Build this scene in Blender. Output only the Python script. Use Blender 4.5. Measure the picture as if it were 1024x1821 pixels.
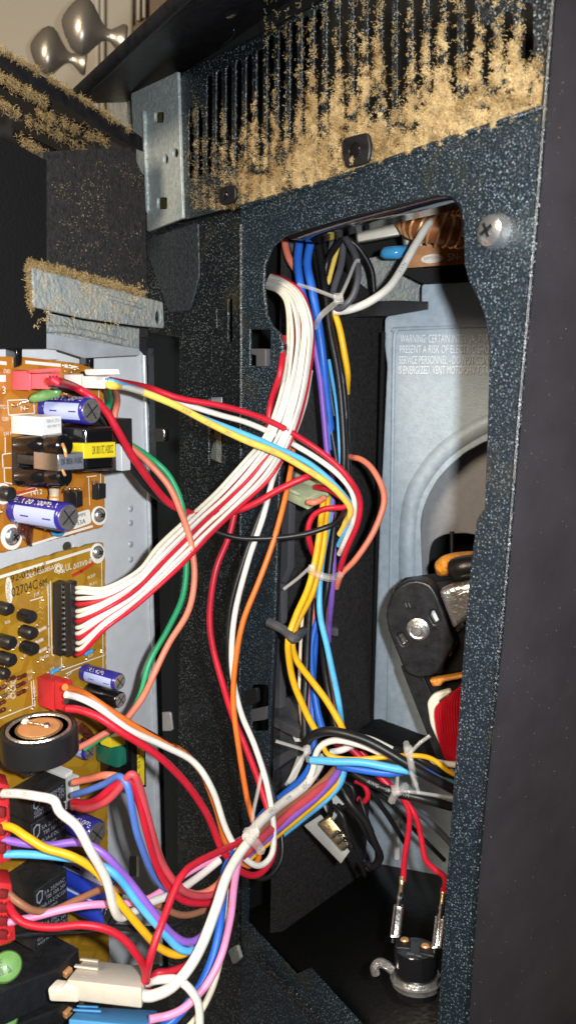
import bpy, math, random
import numpy as np
from mathutils import Vector, Matrix
random.seed(7); rng = np.random.default_rng(7)
scene = bpy.context.scene
for o in list(bpy.data.objects): bpy.data.objects.remove(o)
COL = scene.collection

# ------------------------------------------------------------------ camera
FPX = 1315.0; CX, CY = 512.0, 910.5
def v3(*a): return np.array(a, float)
def nz(a): a = np.asarray(a, float); return a/np.linalg.norm(a)
V_C = nz(v3(-107, -6780, 1315))           # plumb line in camera axes (right, up, forward)
zc = -V_C
yc = nz(v3(0, 0, 1) - zc*zc[2]); xc = -np.cross(yc, zc)
RW = np.array([xc, yc, zc])               # camera axes -> world
cam_d = bpy.data.cameras.new('camera'); cam = bpy.data.objects.new('camera', cam_d); COL.objects.link(cam)
cam_d.sensor_fit = 'VERTICAL'; cam_d.sensor_height = 36; cam_d.lens = FPX/1821*36
cam_d.clip_start = .01; cam_d.clip_end = 20
cam_d.dof.use_dof = True; cam_d.dof.focus_distance = .325; cam_d.dof.aperture_fstop = 17
r_, u_, f_ = RW@v3(1,0,0), RW@v3(0,1,0), RW@v3(0,0,1)
cam.matrix_world = Matrix(((r_[0],u_[0],-f_[0],0),(r_[1],u_[1],-f_[1],0),(r_[2],u_[2],-f_[2],0),(0,0,0,1)))
scene.camera = cam
scene.render.resolution_x = 575; scene.render.resolution_y = 1024

# ------------------------------------------------------------------ light
w = bpy.data.worlds.new('World'); scene.world = w; w.use_nodes = True
w.node_tree.nodes['Background'].inputs[0].default_value = (1.0, .86, .7, 1)
w.node_tree.nodes['Background'].inputs[1].default_value = .06
def lamp(name, typ, camloc, power, color, size, target=None, spread=None):
    d = bpy.data.lights.new(name, typ); o = bpy.data.objects.new(name, d); COL.objects.link(o)
    p = RW@np.array(camloc); o.location = p; d.energy = power; d.color = color
    if typ == 'AREA':
        d.shape = 'DISK'; d.size = size
        t = Vector(RW@np.array(target))-Vector(p); o.rotation_euler = t.to_track_quat('-Z', 'Y').to_euler()
    else: d.shadow_soft_size = size
    return o
lamp('phone_flash', 'POINT', (.026, .010, 0), 6.2, (.93, .97, 1.0), .005)
lamp('kitchen_ceiling_light', 'AREA', (-.62, .42, -.75), 17, (1, .82, .62), .45, (-.02, 0, .35))
scene.view_settings.view_transform = 'Standard'; scene.view_settings.look = 'None'
scene.view_settings.exposure = -.04; scene.view_settings.gamma = 1

# ------------------------------------------------------------------ pixel / plane helpers
def ray(px, py): return v3((px-CX)/FPX, (CY-py)/FPX, 1)
def at(px, py, d): return RW@(ray(px, py)*d)
def proj(P):
    c = RW.T@np.asarray(P); return CX+FPX*c[0]/c[2], CY-FPX*c[1]/c[2], c[2]
class Plane:
    def __init__(s, U, V, anchor, d):
        s.U = nz(RW@nz(U)); Vw = RW@nz(V); Vw = nz(Vw-s.U*(Vw@s.U)); s.V = Vw
        s.n = nz(np.cross(s.U, s.V)); s.o = at(anchor[0], anchor[1], d)
        if s.n@s.o > 0: s.n = -s.n
        s.W = np.cross(s.n, s.U)
    def p(s, px, py, off=0):
        r = RW@ray(px, py); o = s.o+s.n*off
        return r*((o@s.n)/(r@s.n))
    def mat(s, off=0):
        o = s.o+s.n*off
        return Matrix(((s.U[0],s.W[0],s.n[0],o[0]),(s.U[1],s.W[1],s.n[1],o[1]),(s.U[2],s.W[2],s.n[2],o[2]),(0,0,0,1)))
    def loc(s, P, off=0):
        q = P-(s.o+s.n*off); return (q@s.U, q@s.W)
FR = Plane((-962, 270, 1315), V_C, (900, 900), .24)         # front frame of the oven
PN = Plane((773, 290, 1315), V_C, (100, 900), .30)          # swung-out control panel chassis
BK = Plane((-3012, 270, 1315), V_C, (700, 800), .42)        # plate at the back of the compartment
PL = {'F': FR, 'P': PN, 'B': BK}

# ------------------------------------------------------------------ materials
MT = {}
def mat(name, col, rough=.5, metal=0, bump=0, bscale=900, var=0, vscale=300, spec=.5, coat=0, trans=0, col2=None, sss=0, alpha=1, detail=4):
    m = bpy.data.materials.new(name); m.use_nodes = True; N = m.node_tree.nodes; L = m.node_tree.links
    b = N['Principled BSDF']; b.inputs['Base Color'].default_value = (*col, 1); b.inputs['Roughness'].default_value = rough
    b.inputs['Metallic'].default_value = metal; b.inputs['Specular IOR Level'].default_value = spec
    b.inputs['Coat Weight'].default_value = coat; b.inputs['Transmission Weight'].default_value = trans
    b.inputs['Coat Roughness'].default_value = .08
    if sss: b.inputs['Subsurface Weight'].default_value = sss; b.inputs['Subsurface Scale'].default_value = .002
    b.inputs['Alpha'].default_value = alpha
    tc = N.new('ShaderNodeTexCoord')
    if var:
        n = N.new('ShaderNodeTexNoise'); n.inputs['Scale'].default_value = vscale; n.inputs['Detail'].default_value = 6; n.inputs['Roughness'].default_value = .65
        L.new(tc.outputs['Object'], n.inputs['Vector'])
        r = N.new('ShaderNodeValToRGB'); r.color_ramp.elements[0].position = .32; r.color_ramp.elements[1].position = .68
        c2 = col2 if col2 else tuple(min(1, c*(1+var)) for c in col)
        c1 = col if col2 else tuple(c*(1-var) for c in col)
        r.color_ramp.elements[0].color = (*c1, 1); r.color_ramp.elements[1].color = (*c2, 1)
        L.new(n.outputs['Fac'], r.inputs['Fac']); L.new(r.outputs['Color'], b.inputs['Base Color'])
        mr = N.new('ShaderNodeMapRange'); mr.inputs['To Min'].default_value = max(.03, rough-.12); mr.inputs['To Max'].default_value = min(1, rough+.15)
        L.new(n.outputs['Fac'], mr.inputs['Value']); L.new(mr.outputs['Result'], b.inputs['Roughness'])
    if bump:
        n2 = N.new('ShaderNodeTexNoise'); n2.inputs['Scale'].default_value = bscale; n2.inputs['Detail'].default_value = detail
        L.new(tc.outputs['Object'], n2.inputs['Vector'])
        bp = N.new('ShaderNodeBump'); bp.inputs['Strength'].default_value = bump; bp.inputs['Distance'].default_value = 1/bscale
        L.new(n2.outputs['Fac'], bp.inputs['Height']); L.new(bp.outputs['Normal'], b.inputs['Normal'])
    MT[name] = m; return m

def pcb(name, col, tr):
    m = mat(name, col, .33, bump=.05, bscale=600, coat=.25); N = m.node_tree.nodes; L = m.node_tree.links; b = N['Principled BSDF']
    tc = N.new('ShaderNodeTexCoord'); n = N.new('ShaderNodeTexVoronoi'); n.feature = 'DISTANCE_TO_EDGE'; n.inputs['Scale'].default_value = 95; n.distance = 'EUCLIDEAN'
    L.new(tc.outputs['Object'], n.inputs['Vector']); mr = N.new('ShaderNodeMapRange'); mr.inputs['From Min'].default_value = .10; mr.inputs['From Max'].default_value = .13; L.new(n.outputs['Distance'], mr.inputs['Value'])
    z = N.new('ShaderNodeTexNoise'); z.inputs['Scale'].default_value = 40; z.inputs['Detail'].default_value = 6; L.new(tc.outputs['Object'], z.inputs['Vector'])
    ml = N.new('ShaderNodeMath'); ml.operation = 'MULTIPLY'; L.new(mr.outputs[0], ml.inputs[0]); L.new(z.outputs['Fac'], ml.inputs[1])
    mx = N.new('ShaderNodeMix'); mx.data_type = 'RGBA'; mx.inputs[6].default_value = (*col, 1); mx.inputs[7].default_value = (*tr, 1); L.new(ml.outputs[0], mx.inputs[0]); L.new(mx.outputs[2], b.inputs['Base Color'])
def enamel(name, scale, base=(.010, .017, .024), glint=(.33, .42, .47), amount=.5):
    # pebbled dark enamel with flash glints painted in as pale flecks
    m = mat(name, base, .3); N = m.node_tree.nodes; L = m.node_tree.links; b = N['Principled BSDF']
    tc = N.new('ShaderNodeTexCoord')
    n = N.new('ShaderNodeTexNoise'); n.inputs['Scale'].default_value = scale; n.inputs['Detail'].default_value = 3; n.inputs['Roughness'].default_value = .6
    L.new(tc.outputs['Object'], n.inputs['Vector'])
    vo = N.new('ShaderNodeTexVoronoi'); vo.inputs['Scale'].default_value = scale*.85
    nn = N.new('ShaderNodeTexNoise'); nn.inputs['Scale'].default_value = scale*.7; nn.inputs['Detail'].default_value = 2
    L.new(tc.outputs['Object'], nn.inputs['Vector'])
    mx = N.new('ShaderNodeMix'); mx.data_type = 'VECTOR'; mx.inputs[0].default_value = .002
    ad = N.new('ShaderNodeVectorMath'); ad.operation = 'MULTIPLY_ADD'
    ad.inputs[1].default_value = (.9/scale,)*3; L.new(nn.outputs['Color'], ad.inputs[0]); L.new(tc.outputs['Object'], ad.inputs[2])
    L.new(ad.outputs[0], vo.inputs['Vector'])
    # painted glint mask: cell centre distance small AND random cell chosen
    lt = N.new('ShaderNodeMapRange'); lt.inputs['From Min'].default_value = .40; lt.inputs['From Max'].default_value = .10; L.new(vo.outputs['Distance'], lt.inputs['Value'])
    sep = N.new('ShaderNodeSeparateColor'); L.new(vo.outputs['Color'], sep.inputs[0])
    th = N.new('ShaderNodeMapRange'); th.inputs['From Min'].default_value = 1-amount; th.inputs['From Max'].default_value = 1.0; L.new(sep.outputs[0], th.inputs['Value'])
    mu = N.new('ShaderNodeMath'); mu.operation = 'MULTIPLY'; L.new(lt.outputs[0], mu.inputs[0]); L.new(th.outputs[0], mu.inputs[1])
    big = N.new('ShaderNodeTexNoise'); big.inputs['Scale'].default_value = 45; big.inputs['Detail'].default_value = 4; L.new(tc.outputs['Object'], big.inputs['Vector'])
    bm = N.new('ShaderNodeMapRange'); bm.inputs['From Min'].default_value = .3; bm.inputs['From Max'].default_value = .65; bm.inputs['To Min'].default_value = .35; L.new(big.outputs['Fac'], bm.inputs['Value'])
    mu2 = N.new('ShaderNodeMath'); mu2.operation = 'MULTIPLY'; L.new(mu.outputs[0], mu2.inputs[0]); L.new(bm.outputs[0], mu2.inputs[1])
    cr = N.new('ShaderNodeMix'); cr.data_type = 'RGBA'; cr.inputs[6].default_value = (*base, 1); cr.inputs[7].default_value = (*glint, 1)
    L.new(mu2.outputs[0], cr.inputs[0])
    st = N.new('ShaderNodeTexNoise'); st.inputs['Scale'].default_value = 26; st.inputs['Detail'].default_value = 8; st.inputs['Roughness'].default_value = .7; st.inputs['Distortion'].default_value = .6; L.new(tc.outputs['Object'], st.inputs['Vector'])
    sm = N.new('ShaderNodeMapRange'); sm.inputs['From Min'].default_value = .56; sm.inputs['From Max'].default_value = .74; sm.inputs['To Max'].default_value = .75; L.new(st.outputs['Fac'], sm.inputs['Value'])
    c3 = N.new('ShaderNodeMix'); c3.data_type = 'RGBA'; c3.inputs[7].default_value = (.050, .042, .018, 1); L.new(sm.outputs[0], c3.inputs[0]); L.new(cr.outputs[2], c3.inputs[6]); L.new(c3.outputs[2], b.inputs['Base Color'])
    bp = N.new('ShaderNodeBump'); bp.inputs['Strength'].default_value = .8; bp.inputs['Distance'].default_value = .8/scale
    L.new(n.outputs['Fac'], bp.inputs['Height']); L.new(bp.outputs['Normal'], b.inputs['Normal'])
    b.inputs['Roughness'].default_value = .24; b.inputs['Specular IOR Level'].default_value = .9; b.inputs['Coat Weight'].default_value = .08; b.inputs['Coat Roughness'].default_value = .22
    return m
enamel('enamel', 1350, base=(.006, .015, .023), glint=(.38, .50, .60), amount=1.0)
enamel('enamel_fine', 1200, base=(.004, .008, .011), glint=(.52, .61, .66), amount=.72)
mat('case_black', (.037, .033, .038), .38, bump=.05, bscale=2500, var=.16, vscale=35)
mat('black_metal', (.012, .012, .014), .38, bump=.2, bscale=1500, var=.4, vscale=200)
mat('black_gloss', (.006, .006, .007), .12, coat=.5, bump=.06, bscale=120)
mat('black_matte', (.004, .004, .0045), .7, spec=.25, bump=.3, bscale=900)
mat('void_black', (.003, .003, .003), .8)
mat('dusty_black', (.010, .010, .012), .6, bump=.5, bscale=900, var=.5, vscale=500, col2=(.034, .03, .028))
mat('zinc', (.46, .49, .52), .38, .35, bump=.12, bscale=1200, var=.12, vscale=160)
mat('zinc_plain', (.58, .60, .62), .45, .1, bump=.06, bscale=900, var=.06, vscale=120)
mat('zinc_tint', (.47, .53, .52), .42, .3, bump=.5, bscale=700, var=.2, vscale=350)
mat('zinc_dirty_shade', (.24, .28, .30), .5, .2, bump=.7, bscale=600, var=.3, vscale=180, col2=(.40, .39, .32))
mat('plate_blue', (.35, .42, .48), .45, .15, bump=.3, bscale=1600, var=.12, vscale=260)
mat('shroud_grey', (.24, .24, .25), .5, .1, bump=.1, var=.08)
mat('bright_metal', (.72, .72, .70), .22, 1, bump=.15, bscale=700)
mat('screw_metal', (.80, .82, .82), .24, .92, bump=.08, bscale=500)
mat('alu', (.66, .65, .63), .28, .9, bump=.25, bscale=600, var=.1)
mat('brushed', (.55, .53, .49), .3, 1, bump=.1, bscale=1500)
mat('nickel', (.58, .53, .46), .36, .8, bump=.05, bscale=400)
mat('copper_dark', (.34, .13, .045), .4, .3)
mat('copper', (.90, .45, .19), .28, .5, bump=.05)
mat('brass', (.62, .45, .24), .32, .9, bump=.2, bscale=800, var=.15)
pcb('pcb_orange', (.36, .125, .010), (.50, .20, .024)); pcb('pcb_olive', (.33, .165, .010), (.46, .255, .024))
mat('silk', (.72, .69, .62), .6)
mat('ink_black', (.012, .012, .012), .5)
mat('ink_grey', (.13, .14, .17), .5)
mat('ink_relay', (.26, .28, .33), .5)
mat('stamp_highlight', (.82, .85, .87), .4)  # pale colour paints the light caught by the stamped letters
mat('pink_plastic', (.80, .10, .13), .4, sss=.12, bump=.05)
mat('red_plastic', (.52, .022, .028), .38, sss=.04, bump=.05)
mat('white_plastic', (.64, .63, .60), .4, sss=.1, bump=.04)
mat('cream_plastic', (.68, .63, .53), .38, sss=.1, bump=.05, var=.04)
mat('blue_plastic', (.10, .36, .70), .38, sss=.08, bump=.05)
mat('nylon', (.50, .55, .34), .3, sss=.25, trans=.2, bump=.05)
mat('grey_plastic', (.075, .075, .082), .5, bump=.15, bscale=900)
mat('black_plastic', (.013, .013, .014), .33, bump=.15, bscale=1200)
mat('painted_glare', (.045, .060, .072), .2, .3, bump=.9, bscale=1000, var=.5, vscale=500, spec=.9)  # glare on the black plate put into a lighter base colour
mat('floor_black', (.003, .003, .003), .35, bump=.1, bscale=400, spec=.3)
mat('recess_black', (.010, .015, .019), .3, bump=.15, bscale=150)  # bluish reflection in the recess put into this base colour
mat('groove_shade', (.2, .01, .012), .6)  # dark red paints the shade inside the plug recesses
mat('relay_black', (.012, .012, .013), .5, bump=.2, bscale=1400, var=.3)
mat('yellow_tape', (.72, .56, .02), .3, bump=.06)
mat('blue_sleeve', (.025, .022, .22), .25, coat=.4)
mat('lavender', (.38, .44, .70), .35)
mat('green_bean', (.13, .28, .08), .35, coat=.3)
mat('green_disc', (.14, .31, .08), .35, coat=.3, var=.1)
mat('green_film', (.01, .13, .08), .22, coat=.5, bump=.1, bscale=300)
mat('blue_disc', (.06, .34, .66), .22, coat=.4)
mat('blue_deep', (.02, .05, .42), .3, coat=.3)
mat('glue', (.09, .018, .008), .22, bump=.9, bscale=350, coat=.5)
mat('resin', (.30, .15, .02), .12, coat=.8, bump=.2, bscale=200)
mat('beige_resistor', (.55, .42, .28), .4)
mat('orange_tape', (.62, .24, .03), .4, bump=.5, bscale=400, var=.25)
mat('bobbin', (.72, .69, .58), .4, sss=.1)
mat('enamel_red', (.42, .006, .016), .22, coat=.6)
mat('clear_tie', (.93, .91, .86), .08, trans=.25, bump=.1, alpha=.24)
mat('cabinet', (.46, .43, .36), .5, bump=.05, bscale=200, var=.05, vscale=20)
mat('cabinet_light', (.62, .59, .52), .45)
mat('wood_brown', (.20, .145, .09), .5, bump=.08, bscale=150, var=.15, vscale=15)
mat('red_marker', (.5, .03, .02), .5)
mat('stain', (.09, .075, .02), .7, bump=.7, bscale=700, var=.5)
WC = dict(red=(.50,.012,.030), white=(.70,.67,.60), black=(.010,.010,.011), yellow=(.80,.42,.012), ltyellow=(.82,.56,.10), blue=(.022,.14,.60),
          ltblue=(.10,.44,.78), purple=(.24,.11,.50), green=(.02,.30,.12), salmon=(.66,.18,.11), orange=(.74,.16,.02), brown=(.27,.115,.06),
          pink=(.76,.27,.47), grey=(.085,.085,.10), cream=(.70,.62,.46), coral=(.50,.06,.075), peri=(.08,.18,.55), cream2=(.66,.61,.50))
for k, c in WC.items(): mat('wire_'+k, c, .4, bump=.05, bscale=500, sss=.03 if k not in('black','grey') else 0, var=.11, vscale=110, spec=.4)

# ------------------------------------------------------------------ object helpers
def thing(name, label, cat, loc, group=None):
    o = bpy.data.objects.new(name, None); COL.objects.link(o); o.location = Vector(loc); o.empty_display_size = .01
    o['label'] = label; o['category'] = cat
    if group: o['group'] = group
    return o
def finish(o, parent, label=None):
    COL.objects.link(o)
    if parent is not None:
        o.parent = parent
        if parent.type == 'EMPTY': o.matrix_parent_inverse = Matrix.Translation(-parent.location)
    if label: o['label'] = label
    return o
def link_mesh(name, me, m, parent=None, label=None, smooth=True):
    me.materials.clear(); me.materials.append(MT[m] if isinstance(m, str) else m)
    if smooth:
        me.polygons.foreach_set('use_smooth', [True]*len(me.polygons))
        try: me.set_sharp_from_angle(angle=math.radians(38))
        except Exception: pass
    return finish(bpy.data.objects.new(name, me), parent, label)
def mesh(name, vs, fs, m, parent=None, label=None, smooth=True):
    me = bpy.data.meshes.new(name); me.from_pydata([tuple(map(float, p)) for p in vs], [], fs); me.update()
    return link_mesh(name, me, m, parent, label, smooth)
def rnd(pts, r, n=4):
    out = []; k = len(pts)
    for i in range(k):
        a, b, c = np.array(pts[i-1], float), np.array(pts[i], float), np.array(pts[(i+1) % k], float)
        la, lc = np.linalg.norm(a-b), np.linalg.norm(c-b); q = min(r, la*.48, lc*.48)
        s, e = b+(a-b)/la*q, b+(c-b)/lc*q
        for j in range(n+1):
            t = j/n; out.append(tuple((1-t)**2*s+2*t*(1-t)*b+t*t*e))
    return out
def smooth_pts(pts, n=6):
    P = [np.array(p, float) for p in pts]; out = []
    for i in range(len(P)-1):
        p0 = P[i-1] if i else 2*P[0]-P[1]; p1, p2 = P[i], P[i+1]; p3 = P[i+2] if i+2 < len(P) else 2*P[-1]-P[-2]
        for j in range(n):
            t = j/n; out.append(.5*((2*p1)+(-p0+p2)*t+(2*p0-5*p1+4*p2-p3)*t*t+(-p0+3*p1-3*p2+p3)*t**3))
    out.append(P[-1]); return out
def curve_mesh(loops, extrude, bevel, res=2):
    cu = bpy.data.curves.new('t', 'CURVE'); cu.dimensions = '2D'; cu.fill_mode = 'BOTH'
    for lp in loops:
        s = cu.splines.new('POLY'); s.points.add(len(lp)-1)
        for q, p in zip(s.points, lp): q.co = (p[0], p[1], 0, 1)
        s.use_cyclic_u = True
    cu.extrude = extrude; cu.bevel_depth = bevel; cu.bevel_resolution = res; cu.offset = -bevel
    o = bpy.data.objects.new('t', cu); me = bpy.data.meshes.new_from_object(o)
    bpy.data.objects.remove(o); bpy.data.curves.remove(cu); return me
def slab(name, pl, pts, off, thick, m, parent=None, holes=(), bevel=.0003, label=None, res=2):
    P = PL[pl] if isinstance(pl, str) else pl
    loops = [[P.loc(P.p(x, y, off), off) for x, y in lp] for lp in [pts]+list(holes)]
    bevel = min(bevel, thick*.45)
    me = curve_mesh(loops, thick/2-bevel, bevel, res)
    me.transform(P.mat(off-thick/2)); return link_mesh(name, me, m, parent, label)
def mark(name, pl, pts, off, m, parent, holes=()):        # thin printed / painted patch
    return slab(name, pl, pts, off+.00012, .0001, m, parent, holes, bevel=0)
def solve_h(P, xt, yt, xb, b0):
    lo, hi = .0005, .08
    for _ in range(40):
        h = (lo+hi)/2; q = P.p(xt, yt, b0+h)-P.n*h
        if proj(q)[0] > xb: lo = h
        else: hi = h
    return lo
BO = .010                                                   # board surface above the chassis sheet
def pbox(name, quad, xb, m, parent, b0=BO, bevel=.0004, label=None, pl=None):
    P = pl or PN; h = solve_h(P, quad[0][0], quad[0][1], xb, b0)
    return slab(name, P, quad, b0+h, h, m, parent, bevel=bevel, label=label), b0+h
def prism(name, quad, vec, m, parent, bevel=.0005, label=None):   # quad of world points swept by a world vector, edges bevelled
    import bmesh
    bm = bmesh.new(); a = [bm.verts.new(p) for p in quad]; b = [bm.verts.new(np.array(p)+vec) for p in quad]; n = len(quad)
    bm.faces.new(a); bm.faces.new(b[::-1])
    for i in range(n): bm.faces.new((a[i], b[i], b[(i+1) % n], a[(i+1) % n]))
    bmesh.ops.recalc_face_normals(bm, faces=bm.faces)
    if bevel: bmesh.ops.bevel(bm, geom=list(bm.edges), offset=bevel, segments=2, affect='EDGES', profile=.5)
    me = bpy.data.meshes.new(name); bm.to_mesh(me); bm.free(); return link_mesh(name, me, m, parent, label)
def frame_of(ax):
    ax = nz(ax); t = v3(0,0,1) if abs(ax[2]) < .9 else v3(1,0,0); a = nz(np.cross(ax, t)); return ax, a, np.cross(ax, a)
def lathe(name, p0, ax, prof, m, parent, n=28, arc=None, squash=None, label=None, ref=None):   # prof: (along, radius)
    ax, a, b = frame_of(ax)
    if ref is not None: a = nz(ref-ax*(ref@ax)); b = np.cross(ax, a)
    vs, fs = [], []; full = arc is None; a0, a1 = (0, 2*math.pi) if full else arc; k = n if full else n+1
    sa, sb = squash or (1, 1)
    for t, r in prof:
        for i in range(k):
            th = a0+(a1-a0)*i/n; vs.append(p0+ax*t+(a*math.cos(th)*sa+b*math.sin(th)*sb)*r)
    for j in range(len(prof)-1):
        for i in range(k if full else k-1):
            i2 = (i+1) % k; fs.append((j*k+i, j*k+i2, (j+1)*k+i2, (j+1)*k+i))
    if full:
        if prof[0][1] > 1e-6: fs.append(tuple(range(k))[::-1])
        if prof[-1][1] > 1e-6: fs.append(tuple((len(prof)-1)*k+i for i in range(k)))
    return mesh(name, vs, fs, m, parent, label)
def sweep(pts, rad, n=10, cap=True):
    P = np.array(pts, float); T = np.gradient(P, axis=0); T /= np.linalg.norm(T, axis=1)[:, None]+1e-12
    R = np.full(len(P), rad) if np.isscalar(rad) else np.array(rad)
    _, a, b = frame_of(T[0]); vs, fs = [], []
    for i in range(len(P)):
        a = nz(a-T[i]*(a@T[i])); b = np.cross(T[i], a)
        for j in range(n):
            th = 2*math.pi*j/n; vs.append(P[i]+(a*math.cos(th)+b*math.sin(th))*R[i])
    for i in range(len(P)-1):
        for j in range(n): fs.append((i*n+j, i*n+(j+1) % n, (i+1)*n+(j+1) % n, (i+1)*n+j))
    if cap: fs += [tuple(range(n))[::-1], tuple((len(P)-1)*n+j for j in range(n))]
    return vs, fs
def path3(pts):   # (x,y), (x,y,depth) or (x,y,'F',offset) -> (x,y,depth) with missing depths interpolated
    D = []; XY = [np.array(p[:2], float) for p in pts]
    for p in pts:
        if len(p) == 2: D.append(None)
        elif len(p) == 3: D.append(p[2])
        else: D.append(proj(PL[p[2]].p(p[0], p[1], p[3]))[2])
    s = [0]
    for i in range(1, len(XY)): s.append(s[-1]+np.linalg.norm(XY[i]-XY[i-1]))
    ks = [i for i, d in enumerate(D) if d is not None]
    dd = np.interp(s, [s[i] for i in ks], [D[i] for i in ks])
    return [np.array((x[0], x[1], d)) for x, d in zip(XY, dd)]
LAST = {}
def tube(name, pts, wpx, m, parent, n=10, seg=7, label=None, taper=None):
    q = path3(pts); sm = smooth_pts(q, seg); W = np.array([at(*p) for p in sm])
    if name == 'wire':
        ph = rng.random((3, 3))*6.28; si = np.arange(len(W))[:, None]
        W = W+(.00016*np.sin(si*.21+ph[0])+.00007*np.sin(si*.47+ph[1]))*np.minimum(1, np.minimum(si, len(W)-1-si)/4)
    LAST['W'] = W
    dm = np.mean([p[2] for p in q]); r = wpx*.5*dm/FPX
    R = r if taper is None else [r*np.interp(i/(len(W)-1), *taper) for i in range(len(W))]
    LAST['r'] = r
    vs, fs = sweep(W, R, n); return mesh(name, vs, fs, m, parent, label)
def wire(parent, colour, wpx, pts, **k):
    return tube('wire', pts, wpx, 'wire_'+colour, parent, label=k.pop('label', None), **k)
def text(s, A, B, hpx, pl, off, m, parent, name='lettering', skew=0):
    P = PL[pl] if isinstance(pl, str) else pl
    a, b = P.p(*A, off+.0002), P.p(*B, off+.0002); u = nz(b-a); v = np.cross(P.n, u); L = np.linalg.norm(b-a)
    cu = bpy.data.curves.new('t', 'FONT'); cu.body = s; cu.size = 1; cu.resolution_u = 3
    o = bpy.data.objects.new('t', cu); me = bpy.data.meshes.new_from_object(o); bpy.data.objects.remove(o); bpy.data.curves.remove(cu)
    n = len(me.vertices)
    if n == 0: return
    co = np.empty(n*3); me.vertices.foreach_get('co', co); co = co.reshape(-1, 3)
    x0, x1 = co[:,0].min(), co[:,0].max(); hh = hpx*np.linalg.norm(P.p(A[0], A[1]-10, off)-P.p(A[0], A[1], off))/10
    X = (co[:,0]-x0)/(x1-x0)*L; Y = co[:,1]/.70*hh
    Wd = a[None]+X[:,None]*u[None]+Y[:,None]*v[None]
    me.vertices.foreach_set('co', Wd.ravel()); me.update(); return link_mesh(name, me, m, parent, smooth=False)
def wire_print(ob, words, t0, dt, m='ink_grey', k=1.15):
    W, r = LAST['W'], LAST['r']; seglen = np.r_[0, np.cumsum(np.linalg.norm(np.diff(W, axis=0), axis=1))]
    for i, wd in enumerate(words):
        l = seglen[-1]*(t0+dt*i); c = np.array([np.interp(l, seglen, W[:, j]) for j in range(3)]); c2 = np.array([np.interp(l+.003, seglen, W[:, j]) for j in range(3)])
        u = nz(c2-c); n = nz(-c-u*(-c@u)); v = np.cross(n, u)
        if proj(c2)[0] < proj(c)[0]: u, v = -u, -v
        cu = bpy.data.curves.new('t', 'FONT'); cu.body = wd; cu.size = r*k; cu.resolution_u = 2; cu.align_x = 'CENTER'
        o = bpy.data.objects.new('t', cu); me = bpy.data.meshes.new_from_object(o); bpy.data.objects.remove(o); bpy.data.curves.remove(cu)
        for q in me.vertices:
            x, y = q.co.x, q.co.y-r*k*.35; a = y/r; q.co = Vector(c+u*x+n*r*1.03*math.cos(a)+v*r*1.03*math.sin(a))
        link_mesh('lettering', me, m, ob, smooth=False)
def ell(cx, cy, rx, ry, n=24, rot=0):
    c, s = math.cos(rot), math.sin(rot)
    return [(cx+rx*math.cos(t)*c-ry*math.sin(t)*s, cy+rx*math.cos(t)*s+ry*math.sin(t)*c) for t in np.linspace(0, 2*math.pi, n, endpoint=False)]
def rect(x0, y0, x1, y1): return [(x0, y0), (x1, y0), (x1, y1), (x0, y1)]
def line(pl, pts, w, off, m, parent, name='print_line'):
    P = PL[pl]; vs, fs = [], []
    for i in range(len(pts)-1):
        a, b = P.p(*pts[i], off+.0002), P.p(*pts[i+1], off+.0002); u = nz(b-a); v = np.cross(P.n, u)*w/2; k = len(vs)
        vs += [a-u*w/2-v, b+u*w/2-v, b+u*w/2+v, a-u*w/2+v]; fs.append((k, k+1, k+2, k+3))
    return mesh(name, vs, fs, m, parent, smooth=False)
def screw(name, pl, x, y, rpx, off, parent, head=.0022, m='screw_metal'):
    P = PL[pl]; c = P.p(x, y, off); r = np.linalg.norm(P.p(x, y+rpx, off)-c)
    s = lathe(name, c-P.n*.0005, P.n, [(0, r), (.0009, r), (head*.75, r*.82), (head, r*.45), (head*.98, r*.16), (head*.55, r*.1), (head*.55, 0)], m, parent, 28)
    for k in (0, 1):
        d = nz(P.U*math.cos(.5+k*math.pi/2)+P.W*math.sin(.5+k*math.pi/2)); e = np.cross(P.n, d); t = c+P.n*(head*.93)
        q = [t-d*r*.42-e*r*.09, t+d*r*.42-e*r*.09, t+d*r*.42+e*r*.09, t-d*r*.42+e*r*.09]
        prism('cross_slot', q, P.n*.00025, 'black_metal', s, 0)
    return s

# ================================================================== THE OVEN CHASSIS
oven = thing('microwave_oven', 'black pebbled enamel microwave chassis opened at the front, clogged vent slots above', 'microwave oven', FR.p(900, 1821))
# front frame with its big opening
opening = [(445,1480),(440,1640),(525,1733),(550,1722),(652,1835),(776,1835),(790,1600),(812,1300),(826,1110),(836,1000),(846,925),(851,915),(860,905),(864,790),(867,690),
           (868,610),(862,570),(850,535),(832,500),(824,470),(823,420),(822,385),(814,362),(800,349),(775,347),(700,365),(620,385),(540,408),(505,420),(482,440),(470,470),(468,510),(474,560),(484,580),
           (496,592),(502,610),(498,760),(494,900),(488,1090),(481,1250),(474,1380)]
frame_out = [(427,372),(600,318),(760,262),(966,192),(948,420),(922,720),(900,1000),(880,1210),(860,1400),(843,1600),(824,1860),(700,1900),(428,1900)]
clip_hole = rect(444,586,480,650)
front_frame = slab('front_frame', 'F', frame_out, 0, .0016, 'enamel', oven, holes=[opening, clip_hole, rnd(rect(405,532,413,608) if False else rect(446,1218,476,1300), 6)], bevel=.0007, res=3)
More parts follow.
